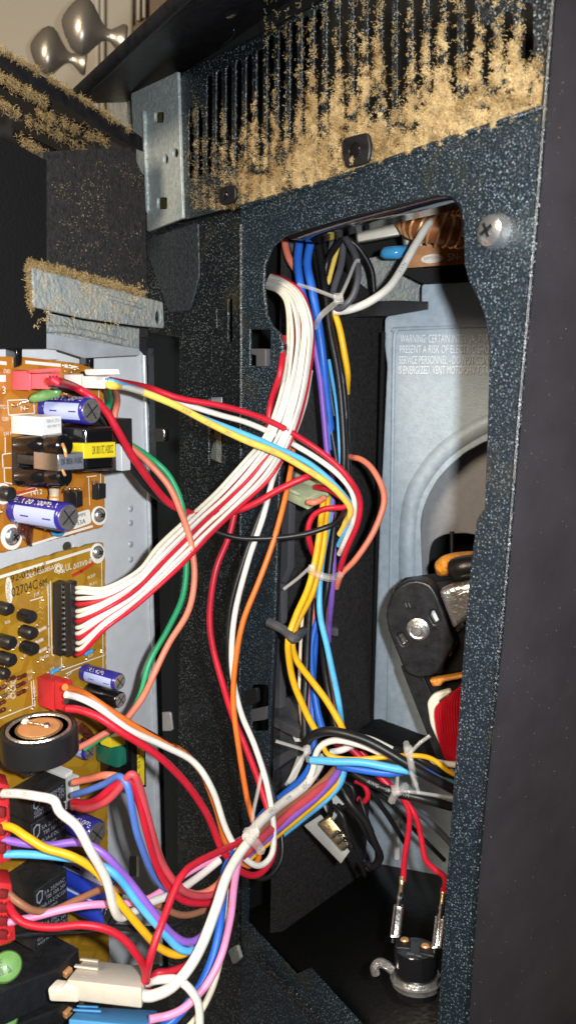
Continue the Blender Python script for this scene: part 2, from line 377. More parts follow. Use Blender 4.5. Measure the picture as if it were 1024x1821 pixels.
# returned flange along the opening's upper edge
def flange(name, pts, depth, m, parent, o0=-.0012, curl=True):
    vs, fs = [], []; A = [FR.p(x, y, o0) for x, y in pts]; n = len(A)
    for o in (0, depth*.5, depth): vs += [a-FR.n*o for a in A]
    for r in range(2):
        for i in range(n-1): fs.append((r*n+i, r*n+i+1, (r+1)*n+i+1, (r+1)*n+i))
    ob = mesh(name, vs, fs, m, parent); mo = ob.modifiers.new('s', 'SOLIDIFY'); mo.thickness = .0012; mo.offset = 0; return ob
flange('opening_flange', smooth_pts([(823,420),(822,385),(814,362),(800,350),(775,348.5),(700,366.5),(620,386.5),(540,409.5),(505,421.5)], 4), .020, 'black_gloss', oven)
flange('opening_flange', smooth_pts([(502,612),(498,760),(494,900),(488,1090),(481,1250),(474,1380),(448,1480)], 4), .0022, 'black_metal', oven)
# left return of the frame, behind the fold
F2 = -.005
side_out = [(255,400),(330,396),(431,372),(432,1900),(312,1900),(316,1500),(319,1100),(319,600),(256,590)]
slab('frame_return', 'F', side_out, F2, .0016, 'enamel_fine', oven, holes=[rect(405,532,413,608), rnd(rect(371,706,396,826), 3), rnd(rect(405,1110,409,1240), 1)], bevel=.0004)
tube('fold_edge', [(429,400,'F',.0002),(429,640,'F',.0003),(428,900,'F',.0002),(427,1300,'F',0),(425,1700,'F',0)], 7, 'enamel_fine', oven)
slab('slot_tab', 'F', rect(375,704,394,716), F2-.002, .001, 'zinc', oven)
slab('slot_tab', 'F', [(371,752),(392,758),(392,790),(376,770)], F2-.004, .001, 'brass', oven)
slab('slot_tab', 'F', [(380,785),(393,775),(394,824),(372,815)], F2-.006, .001, 'zinc_dirty_shade', oven)
slab('reinforcing_plate', 'F', rnd([(262,402),(352,398),(354,500),(330,560),(285,540),(262,455)], 8), F2+.003, .002, 'zinc_tint', oven, bevel=.0008) if False else None
gp = slab('reinforcing_plate', 'F', rnd([(262,425),(352,395),(354,490),(338,552),(300,556),(280,500),(262,455)], 6), F2+.0012, .0012, 'painted_glare', oven, bevel=.0005)
slab('emboss', 'F', rnd([(303,540),(384,538),(386,590),(303,588)], 10), F2+.0008, .001, 'enamel_fine', oven, bevel=.0007)
# recess strip left of the return, dark inner body behind everything
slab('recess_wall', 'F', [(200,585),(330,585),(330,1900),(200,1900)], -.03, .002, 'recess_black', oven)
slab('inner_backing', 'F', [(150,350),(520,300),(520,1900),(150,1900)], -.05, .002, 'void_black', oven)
slab('floor_tab', 'F', rnd([(272,1268),(302,1266),(306,1300),(275,1300)], 4), F2+.001, .0015, 'zinc', oven)
nut = slab('square_nut', 'F', rnd(rect(267,762,291,786), 4), -.012, .004, 'bright_metal', oven, bevel=.0008)
# clip lug seen through the square hole
slab('clip_lug', 'F', rnd([(446,620),(472,620),(472,652),(455,652),(455,632),(446,630)], 2), .0012, .004, 'grey_plastic', oven, bevel=.0004)
slab('clip_lug', 'F', rnd([(446,1262),(474,1256),(472,1280),(446,1284)], 2), .0006, .002, 'grey_plastic', oven)
slab('clip_lug', 'F', rnd([(434,1228),(456,1222),(458,1250),(440,1256)], 5), .001, .002, 'black_plastic', oven)
# bottom rail seen past the wires
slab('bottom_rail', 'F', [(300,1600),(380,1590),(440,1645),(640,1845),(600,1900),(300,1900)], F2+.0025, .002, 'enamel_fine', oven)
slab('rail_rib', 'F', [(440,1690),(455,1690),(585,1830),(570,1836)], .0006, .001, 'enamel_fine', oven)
slab('rail_bracket', 'F', rnd([(405,1690),(420,1680),(428,1706),(414,1716)], 5), .003, .002, 'zinc_dirty_shade', oven)
# main mounting screw and small frame tabs
screw('screw', 'F', 880, 412, 33, .0002, oven, .0048)
for (x, y, r) in ((633, 266, 1), (404, 346, .6)):
    t = slab('spring_tab', 'F', rnd([(x-25*r,y-20*r),(x+20*r,y-32*r),(x+25*r,y-6*r),(x+20*r,y+24*r),(x-20*r,y+34*r),(x-26*r,y+8*r)], 9), .0028, .0016, 'black_metal', oven, bevel=.0006)
    c = FR.p(x-3*r, y+2*r, .0028); lathe('rivet', c-FR.n*.0004, FR.n, [(0,.0032*r),(.0006,.0030*r),(.0012,.002*r),(.0014,0)], 'black_gloss', t)
# ---- outer case side
corner = [(966,192),(948,420),(922,720),(900,1000),(880,1210),(860,1400),(843,1600),(824,1860),(790,2250),(750,2700)]
vs, fs = [], []
cor = smooth_pts([(985,-60)]+corner, 3)
for o in (.0006, .0015, .03, .2, 1.6):
    for x, y in cor: vs.append(FR.p(x, y, 0)-FR.n*o-FR.U*.0006)
n = len(cor)
for r in range(4):
    for i in range(n-1): fs.append((r*n+i, r*n+i+1, (r+1)*n+i+1, (r+1)*n+i))
sp = mesh('side_panel', vs, fs, 'case_black', oven); mo = sp.modifiers.new('s', 'SOLIDIFY'); mo.thickness = .0012; mo.offset = -1
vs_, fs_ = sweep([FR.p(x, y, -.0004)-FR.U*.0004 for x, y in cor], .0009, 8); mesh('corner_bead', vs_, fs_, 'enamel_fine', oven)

# ---- vent grille
GO = -.0022
def slot(xc, y0, y1, w):
    out = []
    for t in np.linspace(math.pi, 2*math.pi, 7): out.append((xc+math.cos(t)*w, y0+w*1.6+math.sin(t)*w*1.6))
    dx = -.03*(y1-y0)*0
    for t in np.linspace(0, math.pi, 7): out.append((xc+dx+math.cos(t)*w, y1-w*1.6+math.sin(t)*w*1.6))
    return out
slots = []; xs_slot = []; x = 340.; k = 0
while x < 950:
    sp_ = 19.2*((x+797)/(440+797))**2*.98; yb = 318-(x-340)*.318; w_ = sp_*.30
    if x < 470: yt = 150-(x-340)*.52
    elif x < 620: yt = 62-(x-477)*.53
    else: yt = -40
    if x < 372: yt = 190
    if 690 < x < 712 or 862 < x < 885: slots.append(slot(x, max(yt,-40), 56 if x < 800 else -8, w_)); slots.append(slot(x, 98 if x < 800 else 44, yb, w_))
    elif x > 885: slots.append(slot(x, 20-(x-900)*.4, yb, w_))
    else: slots.append(slot(x, yt, yb, w_))
    xs_slot.append(x); x += sp_; k += 1
grille_out = [(320,150),(325,128),(470,58),(560,10),(640,-46),(985,-46),(968,185),(760,255),(600,312),(427,366),(326,392)]
slots = [[(px, max(py, -42)) for px, py in s] for s in slots]
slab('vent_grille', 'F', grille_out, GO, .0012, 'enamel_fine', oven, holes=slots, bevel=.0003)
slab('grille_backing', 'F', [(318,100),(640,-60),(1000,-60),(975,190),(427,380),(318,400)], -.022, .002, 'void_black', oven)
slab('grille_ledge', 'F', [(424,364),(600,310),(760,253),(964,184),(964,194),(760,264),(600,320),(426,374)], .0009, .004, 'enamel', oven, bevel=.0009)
# ---- zinc corner bracket
zb = slab('corner_bracket', 'F', rnd([(233,166),(316,127),(325,388),(262,412),(258,312),(241,308)], 2), -.0005, .0018, 'zinc_tint', oven,
          holes=[rnd(rect(275,199,291,218), 4), ell(295,283,4,9), rnd(rect(280,351,297,372), 4), ell(312,272,5,8)], bevel=.0004)
tube('rib', [(256,205,'F',-.0004),(258,215,'F',-.0001),(263,360,'F',-.0001),(266,378,'F',-.0006)], 9, 'zinc_tint', zb)
slab('bracket_liner', 'F', [(236,170),(318,132),(324,384),(264,408)], -.0055, .001, 'stain', oven)
slab('bracket_foot', 'F', [(192,175),(233,172),(240,235),(200,215)], -.008, .002, 'zinc_dirty_shade', oven)
# ---- overhanging top cover
tq = [at(120,186,.40), at(235,182,.455), at(560,-8,.34), at(640,-70,.32), at(400,-70,.27)]
prism('top_cover', tq, v3(0,0,.004), 'black_metal', oven, .0006)
vs_, fs_ = sweep([at(120,184,.40), at(400,-72,.27)], .0032, 10); mesh('cover_lip', vs_, fs_, 'black_metal', oven)
tube('cover_hook', [(345,35,.36),(390,48,.36),(413,52,.36),(416,62,.362),(402,76,.366),(392,84,.37)], 6, 'black_gloss', oven)
c = at(408,15,.335); lathe('cover_screw', c, nz(-c+v3(0,0,-.2)), [(0,.004),(.001,.0038),(.0016,.002),(.0017,0)], 'bright_metal', oven)
# ---- compartment interior
tabq = [(748,560),(748,506),(757,498),(842,492),(900,560)]
plate_out = [(684,566),(692,560),(724,553),(748,548),(749,508),(757,499),(842,493),(960,520),(960,1760),(560,1760),(600,1400),(661,1330),(672,1000),(681,800),(688,650),(683,612)]
fan_hole = [(748,965),(747,930),(752,905),(762,880),(778,852),(798,830),(825,806),(860,786),(930,770),(930,1040),(850,1060),(790,1070),(752,1050)]
wp = slab('warning_plate', 'B', rnd(plate_out, 5, 3), 0, .002, 'plate_blue', oven, holes=[rnd(fan_hole, 8, 3)], bevel=.0006)
tube('volute_lip', [(728,1120,'B',-.0058),(727,1020,'B',-.0050),(729,930,'B',-.0050),(738,880,'B',-.0050),(758,842,'B',-.0050),(785,808,'B',-.0050),(820,780,'B',-.0050),(870,752,'B',-.0050),(930,735,'B',-.0050)], 44, 'plate_blue', wp, n=16)
tube('rib', [(690,1300,'B',-.0008),(695,1000,'B',-.0006),(699,700,'B',-.0006),(701,604,'B',-.0006),(706,590,'B',-.0006),(718,585,'B',-.0006),(940,578,'B',-.0006)], 9, 'plate_blue', wp)
for s, x0, x1, yb in (('WARNING: CERTAIN INTERNAL PARTS', 711, 878, 612), ('PRESENT A RISK OF ELECTRIC SHOCK', 710, 884, 631), ('SERVICE PERSONNEL - DO NOT CONTACT', 709, 893, 650), ('IS ENERGIZED. VENT MOTOR,H.V.T, FAN MOT', 708, 900, 668)):
    text(s, (x0, yb-3), (x1, yb-3), 14, 'B', .0006, 'stamp_highlight', wp)
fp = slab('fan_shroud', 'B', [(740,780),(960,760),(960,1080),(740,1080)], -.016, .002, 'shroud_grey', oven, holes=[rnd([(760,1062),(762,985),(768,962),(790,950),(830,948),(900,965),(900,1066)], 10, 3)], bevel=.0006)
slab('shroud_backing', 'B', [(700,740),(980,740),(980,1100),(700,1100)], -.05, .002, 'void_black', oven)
tube('motor_strut', [(803,945,.43),(803,1060,.43)], 8, 'black_metal', oven)
# cavity wall between frame and plate
wall = [at(500,400,.378), at(694,545,.437), at(662,1345,.455), at(640,1640,.462), at(480,1660,.402)]
prism('cavity_wall', wall, BK.n*-.002, 'dusty_black', oven, .0004)
tube('wall_seam', [(681,590,'B',.002),(672,900,'B',.002),(659,1330,'B',.002)], 8, 'black_matte', oven)
prism('back_panel', [at(480,400,.47), at(960,380,.47), at(960,560,.47), at(480,600,.47)], v3(0,.003,0), 'void_black', oven, 0)
slab('rear_bracket', 'B', [(640,462),(700,450),(752,470),(750,548),(640,556)], -.02, .002, 'zinc_dirty_shade', oven)  # dirty zinc also stands in for the shadow on this bracket
slab('rear_bracket', 'B', [(586,540),(700,534),(760,536),(760,550),(690,562),(590,566)], .004, .002, 'black_metal', oven)
tube('rear_wire', [(700,440,.44),(690,480,.435),(672,520,.43),(650,548,.43)], 12, 'black_matte', oven)
tube('rear_wire', [(690,520,.43),(720,512,.43),(760,505,.43)], 6, 'black_matte', oven)
# floor of the compartment
fa, fb = FR.p(425,1628,-.003), FR.p(840,2010,-.003); fl = [fa, fb, fb-FR.n*.22, fa-FR.n*.22]
flo = mesh('compartment_floor', fl, [(0,1,2,3)], 'floor_black', oven); mo = flo.modifiers.new('s', 'SOLIDIFY'); mo.thickness = .002
slab('shadow_strip', 'B', [(600,1300),(664,1296),(740,1325),(830,1345),(830,1356),(730,1345),(640,1330),(600,1330)], .014, .016, 'black_matte', oven)  # black slab added where a shadow crosses the plate
slab('foot_tab', 'B', rnd([(700,1462),(708,1462),(710,1530),(700,1530)], 3), .006, .004, 'white_plastic', oven)
# grey plastic wire guides inside the left edge
wg = thing('wire_guide', 'grey plastic wire guide with hooked arm on the left of the opening', 'wire guide', at(500,1250,.36))
slab('post', 'F', [(482,1030),(500,1040),(500,1110),(482,1104)], -.012, .004, 'grey_plastic', wg)
tube('hook', [(478,1106,.352),(505,1120,.345),(522,1136,.338),(532,1128,.345),(540,1122,.352)], 17, 'grey_plastic', wg, n=8)
slab('rail', 'F', [(489,1130),(500,1134),(497,1260),(487,1260)], -.014, .004, 'grey_plastic', wg)
slab('base', 'F', rnd([(484,1245),(508,1240),(536,1262),(536,1330),(520,1400),(482,1420)], 6), -.018, .006, 'grey_plastic', wg)
slab('tooth', 'F', rnd([(486,1276),(534,1300),(530,1314),(486,1292)], 2), -.010, .006, 'grey_plastic', wg)
slab('tooth', 'F', rnd([(484,1350),(526,1326),(530,1340),(486,1372)], 2), -.010, .006, 'grey_plastic', wg)
wg2 = thing('wire_guide', 'small grey plastic clip behind the purple wire end', 'wire guide', at(590,1123,.385))
prism('clip_body', [at(583,1116,.385), at(601,1117,.382), at(601,1132,.382), at(583,1130,.385)], v3(0,.006,0), 'grey_plastic', wg2)
wg3 = thing('wire_guide', 'tall grey plastic strip beside the green connector', 'wire guide', at(500,1000,.36))
slab('strip', 'F', [(492,780),(516,800),(512,1010),(490,1060)], -.016, .004, 'grey_plastic', wg3)

# ================================================================== KITCHEN CABINETS
CB = Plane((1, 0, 0), V_C, (150, 60), .80)
kc = thing('kitchen_cabinet', 'beige kitchen cabinet with two satin nickel knobs behind the oven', 'cabinet', CB.p(210, 200))
d1 = slab('door', CB, [(-60,-60),(176,-60),(176,360),(-60,360)], 0, .012, 'cabinet', kc)
d2 = slab('door', CB, [(189,-60),(236,-60),(236,360),(189,360)], .004, .016, 'cabinet', kc, bevel=.003)
for x in (168, 178): slab('moulding', CB, [(x,-60),(x+8,-60),(x+8,360),(x,360)], .008, .012, 'cabinet_light', kc, bevel=.0022)  # highlights on the mouldings put into their paler colour
fr_ = slab('face_panel', CB, [(236,-60),(420,-60),(420,160),(236,160)], -.004, .012, 'wood_brown', kc)
slab('rail', CB, [(236,46),(345,-14),(360,0),(236,70)], .010, .010, 'wood_brown', kc, bevel=.002)
for x in (243, 253): slab('moulding', CB, [(x,-60),(x+6,-60),(x+6,36-(x-243)*.5),(x,36-(x-243)*.5)], .006, .006, 'cabinet_light', kc, bevel=.0018)
def knob(label, parent_door, cx, cy, sc, d):
    c = at(cx, cy, d); ax = nz(RW@v3(1, -.12, .35)); k = sc*d/FPX
    prof = [(-.62,0),(-.58,.18),(-.45,.45),(-.22,.78),(0,.94),(.2,.95),(.4,.80),(.62,.5),(.82,.27),(.98,.20),(1.1,.22),(1.28,.36),(1.46,.50),(1.58,.52),(1.64,.46),(1.64,0)]
    o = lathe('knob', c, ax, [(t*k*50, r*k*52) for t, r in prof], 'nickel', parent_door, 36, squash=(1.0, .72), ref=RW@v3(-.1, 1, 0)); o['label'] = label
knob('satin nickel football shaped knob, upper one', d2, 142, 46, 1.0, .62)
knob('satin nickel football shaped knob, lower one', d1, 82, 90, .86, .68)

# ================================================================== CONTROL PANEL HOUSING (left, black)
hs = thing('control_panel_housing', 'black dusty control panel housing with louvred top, swung out at left', 'housing', PN.p(100, 600))
slab('rear_wall', 'P', [(76,270),(232,262),(258,318),(264,600),(80,600)], .002, .003, 'dusty_black', hs)
slab('side_wall', 'P', [(-120,180),(84,285),(84,620),(-120,620)], .014, .003, 'black_matte', hs)
prism('top_cavity', [at(-60,60,.36), at(240,240,.385), at(240,330,.385), at(-60,330,.36)], v3(0,.004,0), 'void_black', hs, 0)
slab('bottom_rim', 'P', [(-60,560),(262,585),(262,640),(-60,640)], -.006, .003, 'black_plastic', hs)
bar = prism('top_bar', [at(-30,72,.27), at(232,232,.345), at(234,262,.345), at(-30,100,.27)], BK.n*-.010, 'black_metal', hs, .0006)
for (a, b, wd) in (((-25,128,.272),(86,188,.297),22), ((-25,178,.268),(36,202,.282),18), ((70,198,.306),(190,250,.334),20), ((48,214,.298),(148,262,.322),19), ((28,238,.290),(104,276,.308),18), ((-25,250,.276),(40,288,.292),18)):
    q = [at(*a), at(*b)]; vs_, fs_ = sweep([q[0], q[0]*.7+q[1]*.3, q[0]*.3+q[1]*.7, q[1]], wd*.5*.3/FPX, 12); s = mesh('louvre_slat', vs_, fs_, 'black_gloss', hs)
brk = thing('mounting_bracket', 'dirty grey zinc bracket topped with golden lint, below the housing', 'bracket', PN.p(160, 600))
bf = slab('face', 'P', rnd([(58,474),(150,500),(256,528),(291,537),(293,584),(250,580),(150,566),(60,546)], 4, 3), .016, .0018, 'zinc_dirty_shade', brk, holes=[ell(282,564,4.5,12)], bevel=.0006)
tube('rib', [(190,528,'P',.0162),(250,545,'P',.0166),(257,551,'P',.0162)], 8, 'zinc_dirty_shade', bf)
slab('flange', 'P', [(58,550),(150,570),(249,584),(249,622),(140,604),(58,590)], .010, .0018, 'zinc_dirty_shade', brk, bevel=.0006)
tube('bead', [(70,585,'P',.0105),(130,588,'P',.011),(225,610,'P',.011)], 14, 'zinc_dirty_shade', brk)

# ================================================================== CHASSIS SHEET AND SHELF
ch = thing('chassis_plate', 'plain grey zinc sheet carrying the two circuit boards', 'metal plate', PN.p(220, 1700))
slab('sheet', 'P', rnd([(-80,600),(165,628),(250,623),(258,632),(272,1100),(284,1480),(287,1715),(200,1720),(-80,1900)], 4), 0, .0016, 'zinc_plain', ch,
     holes=[ell(122,973,9,9), rnd(rect(231,1523,247,1560), 3)], bevel=.0005)
tube('folded_edge', [(256,632,'P',.001),(264,860,'P',.001),(271,1100,'P',.001),(283,1480,'P',.001),(287,1715,'P',.001)], 8, 'zinc', ch)
slab('shelf', 'P', [(-60,570),(58,588),(249,620),(249,632),(150,637),(104,622),(-60,604)], .011, .0014, 'zinc', ch)
slab('shelf_lip', 'P', [(-60,590),(100,612),(104,640),(-60,640)], .006, .0014, 'zinc_plain', ch)
slab('edge_trim', 'P', [(262,618),(274,618),(300,1720),(288,1720)], -.006, .004, 'black_gloss', ch)
for yy in (905,930,968,995): 
    c = PN.p(233, yy, 0); lathe('dimple', c, PN.n, [(-.0002,.0018),(.0004,.0012),(.0006,0)], 'zinc', ch, 14)

# ================================================================== UPPER CIRCUIT BOARD
pb1 = thing('circuit_board', 'upper orange-brown power supply circuit board with transformers and blue capacitors', 'circuit board', PN.p(100, 985))
rag = lambda pts, k=1.2: [(x+random.uniform(-k, k), y+random.uniform(-k, k)) for x, y in pts]
e1 = [(-80,632),(45,635),(90,640),(140,646),(165,655),(184,668),(186,760),(186,860),(187,905),(188,925),(182,938)]+rag([(182-i*6.2, 938+i*1.55) for i in range(1, 29)])+[(-80,1002)]
slab('board', 'P', e1, BO, .0016, 'pcb_orange', pb1, bevel=.0001)
line('P', [(48,644),(112,650),(138,654)], .0012, BO, 'silk', pb1); line('P', [(0,645),(10,646)], .0012, BO, 'silk', pb1)
line('P', [(60,968),(110,952),(164,936)], .0010, BO, 'silk', pb1); line('P', [(176,690),(178,780),(180,880)], .0004, BO, 'silk', pb1)
for pts in ([(14,712),(60,710),(62,735),(16,738),(14,712)], [(5,808),(20,806)], [(5,808),(6,832),(20,832)], [(10,778),(10,806)], [(8,832),(9,858),(22,860)], [(27,878),(64,866),(66,872),(30,882),(27,878)], [(158,850),(160,898)], [(155,848),(172,846)]):
    line('P', pts, .00035, BO, 'silk', pb1)
line('P', [(29,877),(62,869)], .0007, BO+.001, 'red_plastic', pb1, 'jumper')
for s, A, B, h in (('CND1',(7,663),(19,664),7),('3',(5,700),(11,700),13),('PTC1',(-1,727),(12,727),7),('C01',(5,748),(15,748),6),('L011',(8,774),(20,773),6),('1412',(56,882),(76,878),9),('N',(38,730),(46,729),8)):
    text(s, A, B, h, 'P', BO, 'silk', pb1)
for x, y in ((58,1),): pass
mark('print_patch', 'P', rnd(rect(0,667,11,679), 1), BO, 'silk', pb1)
mark('screw_pad', 'P', ell(21,955,19,23), BO, 'silk', pb1); mark('screw_pad', 'P', ell(177,917,14,17), BO, 'silk', pb1)
mark('print_patch', 'P', rnd([(128,915),(160,905),(163,930),(130,942)], 5), BO, 'silk', pb1)
text('SMPS', (137,921), (153,917), 6, 'P', BO+.0003, 'ink_black', pb1); text('153A', (134,935), (153,930), 8, 'P', BO+.0003, 'ink_black', pb1)
screw('screw', 'P', 22, 954, 16, BO+.0006, pb1); screw('screw', 'P', 177, 916, 13, BO+.0006, pb1)
for q, xb in (([(30,612),(42,614),(42,650),(30,654)], 4), ([(160,636),(169,637),(169,656),(160,656)], 142)):
    pbox('edge_clip', q, xb, 'black_gloss', pb1, b0=.004, bevel=.0008)
# connectors
pk, ho = pbox('connector_header', [(54,661),(64,658),(64,690),(54,694)], 22, 'pink_plastic', pb1, bevel=.0003, label='pink connector header')
wh, ho2 = pbox('connector_header', [(143,667),(150,665),(150,688),(143,691)], 114, 'white_plastic', pb1, bevel=.0003, label='white connector header')
# capacitor helper
def cap(parent, xb, xt, yt, rpx, sleeve, stripe=True, top='alu', b0=BO, name='capacitor', marks=None, arc=(2.2, 3.7)):
    h = solve_h(PN, xt, yt, xb, b0); c = PN.p(xt, yt, b0+h); r = np.linalg.norm(PN.p(xt, yt+rpx, b0+h)-c); p0 = c-PN.n*h
    o = lathe(name, p0, PN.n, [(0, r*.9), (.0006, r), (h*.10, r), (h*.13, r*.94), (h*.16, r), (h-.0012, r), (h-.0003, r*.95), (h, r*.88)], sleeve, parent, 36)
    lathe('end_cap', c-PN.n*.0004, PN.n, [(0, r*.86), (.0007, r*.85), (.0007, 0)], top, o, 36)
    up = -PN.V
    if stripe:
        lathe('stripe', p0, PN.n, [(h*.17, r*1.006), (h-.0016, r*1.006)], 'lavender', o, 12, arc=arc, ref=up)
        for tt in (.30, .72):
            lathe('dash', p0, PN.n, [(h*tt, r*1.012), (h*(tt+.16), r*1.012)], 'blue_sleeve', o, 3, arc=((arc[0]+arc[1])/2-.05, (arc[0]+arc[1])/2+.05), ref=up)
    for k in (.6, .6+math.pi/2):
        d = PN.U*math.cos(k)+PN.W*math.sin(k); e = np.cross(PN.n, d); t = c+PN.n*.0003
        prism('vent_score', [t-d*r*.7-e*r*.05, t+d*r*.7-e*r*.05, t+d*r*.7+e*r*.05, t-d*r*.7+e*r*.05], PN.n*.00012, 'ink_black', o, 0)
    return o, h, r, p0
def cap_text(o, p0, h, r, s, t0, t1, th, size):     # print wrapped along the sleeve
    up = -PN.V; a = nz(up-PN.n*(up@PN.n)); b = np.cross(PN.n, a)
    cu = bpy.data.curves.new('t', 'FONT'); cu.body = s; cu.resolution_u = 2; oo = bpy.data.objects.new('t', cu); me = bpy.data.meshes.new_from_object(oo)
    bpy.data.objects.remove(oo); bpy.data.curves.remove(cu)
    for v in me.vertices:
        x, y = v.co.x, v.co.y; ang = th+y*size/r
        p = p0+PN.n*(h*t0+x*size)+(a*math.cos(ang)+b*math.sin(ang))*r*1.012; v.co = Vector(p)
    link_mesh('lettering', me, 'silk', o, smooth=False)
o, h, r, p0 = cap(pb1, 84, 163, 731, 25, 'blue_sleeve', arc=(.95, 2.2)); cap_text(o, p0, h, r, '50V 100uF', .25, .9, .25, .0036)
o, h, r, p0 = cap(pb1, 30, 122, 920, 26, 'blue_sleeve', arc=(.95, 2.3)); cap_text(o, p0, h, r, 'uF V 50 100uF V', .05, .9, .30, .0034)
# film capacitor
fc, ho3 = pbox('film_capacitor', [(75,742),(110,739),(111,771),(76,775)], 19, 'white_plastic', pb1, label='white box film capacitor')
text('100n K 275~', (84,752), (108,750), 6, 'P', ho3, 'ink_grey', fc); text('40/2 MKP TC', (85,761), (108,759), 5, 'P', ho3, 'ink_grey', fc)
# green thermistor
th_ = tube('thermistor', [(56,712,'P',.014),(62,708,'P',.016),(82,702,'P',.019),(100,697,'P',.022),(104,696,'P',.022)], 20, 'green_bean', pb1, n=16, taper=((0,.12,.35,.8,1),(.25,.6,.95,1,.35)))
tube('lead', [(58,711,'P',.014),(40,716,'P',.012),(28,724,'P',BO)], 3, 'bright_metal', th_); tube('lead', [(64,716,'P',.014),(55,720,'P',.012),(50,725,'P',BO)], 3, 'bright_metal', th_)
# black line choke
chk = slab('choke', 'P', rnd([(100,814),(132,811),(132,829),(100,832)], 2), .034, .020, 'black_plastic', pb1, bevel=.001)
pbox('flange', [(32,778),(58,775),(60,860),(33,863)], 20, 'black_plastic', chk, bevel=.0006)
for y0, y1 in ((780,806),(836,860)):
    h = .024; a = PN.p(38, (y0+y1)/2, .014); b = PN.p(118, (y0+y1)/2-1, .036); rr = (y1-y0)*.62*.29/FPX
    lathe('coil', a, b-a, [(0, rr), (.002, rr*1.04), (np.linalg.norm(b-a)*.55, rr*1.03), (np.linalg.norm(b-a)*.6, rr*.8), (np.linalg.norm(b-a)*.66, rr*.8), (np.linalg.norm(b-a)*.7, rr*1.1), (np.linalg.norm(b-a)*.97, rr*1.1), (np.linalg.norm(b-a), rr*.9)], 'black_gloss', chk, 28)
tube('winding', [(112,790,'P',.036),(116,800,'P',.038),(118,812,'P',.038)], 6, 'copper', chk); tube('winding', [(112,836,'P',.036),(116,845,'P',.038)], 5, 'copper', chk)
bd, hb = pbox('clamp_band', [(104,808),(149,803),(150,834),(104,838)], 60, 'brushed', chk, b0=.024, bevel=.0003)
mark('band_label', 'P', [(106,809),(148,805),(149,833),(106,836)], hb, 'ink_grey', bd)
text('DK 005A 14.50C', (110,827), (147,823), 11, 'P', hb+.0004, 'ink_black', bd)
# yellow taped transformer
tr = slab('transformer', 'P', rnd([(152,762),(204,758),(205,836),(152,840)], 4), .034, .020, 'black_gloss', pb1, bevel=.0016)
pbox('base', [(200,745),(236,744),(238,836),(200,842)], 142, 'black_plastic', tr, bevel=.0006)
pbox('tape_wrap', [(147,768),(168,766),(168,834),(147,838)], 112, 'yellow_tape', tr, b0=.016, bevel=.001)
yl = slab('tape_label', 'P', rnd([(149,789),(206,786),(207,813),(150,816)], 1), .0362, .006, 'yellow_tape', tr, bevel=.0003)
text('DK 0011?C 1420CC'.replace('?', '7'), (165,808), (202,805), 15, 'P', .0363, 'ink_black', yl)
slab('core_end', 'P', rnd([(216,790),(232,788),(233,836),(217,838)], 2), .030, .004, 'zinc_plain', tr)
# small parts
c, h_ = pbox('chip', [(136,876),(148,873),(149,900),(137,904)], 112, 'black_plastic', pb1, bevel=.0004)
for i in range(4): tube('pin', [(112+i*9,876,'P',.013),(116+i*9,868,'P',.014),(118+i*9,868,'P',.011)], 3, 'bright_metal', c)
c, h_ = pbox('optocoupler', [(176,861),(190,860),(190,886),(176,889)], 163, 'black_plastic', pb1, bevel=.0006)
for i in range(2): tube('pin', [(168+i*8,862,'P',.013),(164+i*8,855,'P',.012)], 3, 'bright_metal', c)
rs = tube('resistor', [(96,866,'P',.016),(97,872,'P',.016),(97,886,'P',.016),(97,892,'P',.016)], 19, 'beige_resistor', pb1, n=16, taper=((0,.2,.5,.8,1),(.8,1,.88,1,.8)))
tube('band', [(97,882,'P',.016),(97,885,'P',.016)], 19, 'orange_tape', rs, n=16)
lathe('peg', PN.p(6,877,BO), PN.n, [(0,.0028),(.004,.0026),(.0046,.002),(.0046,0)], 'black_plastic', pb1)
mark('print_ring', 'P', ell(6,878,15,19), BO, 'silk', pb1, holes=[ell(6,878,11,14)])
tube('disc_capacitor', [(92,942,'P',.013),(98,946,'P',.013),(108,947,'P',.013),(114,943,'P',.013)], 14, 'blue_disc', pb1, taper=((0,.3,.7,1),(.5,1,1,.5)))
# glue blob
vs, fs = [], []
gb = [(19,905),(27,900),(34,906),(40,918),(52,932),(61,938),(60,950),(58,968),(50,972),(44,962),(36,950),(30,936),(22,922)]
cen = np.mean(gb, axis=0); N_ = len(gb)
for t, o in ((1.0,.0001),(.92,.0014),(.6,.0032),(.25,.0036)):
    for x, y in gb: vs.append(PN.p(cen[0]+(x-cen[0])*t, cen[1]+(y-cen[1])*t, BO+o+random.uniform(0,.0006)))
for r in range(3):
    for i in range(N_): fs.append((r*N_+i, r*N_+(i+1) % N_, (r+1)*N_+(i+1) % N_, (r+1)*N_+i))
fs.append(tuple(3*N_+i for i in range(N_))); mesh('glue_blob', vs, fs, 'glue', pb1)
for x, y in ((110,650),(113,660),(122,650),(124,662),(131,657),(137,656)): lathe('solder_pin', PN.p(x,y,BO), PN.n, [(0,.0008),(.001,.0006),(.0014,0)], 'brass', pb1, 8)

rr_ = random.Random(3)
for i in range(26):
    x, y = rr_.uniform(0, 182), rr_.uniform(655, 960)
    lathe('solder_pin', PN.p(x,y,BO), PN.n, [(0,.0009),(.0005,.0006),(.0011,0)], 'brass', pb1, 7)
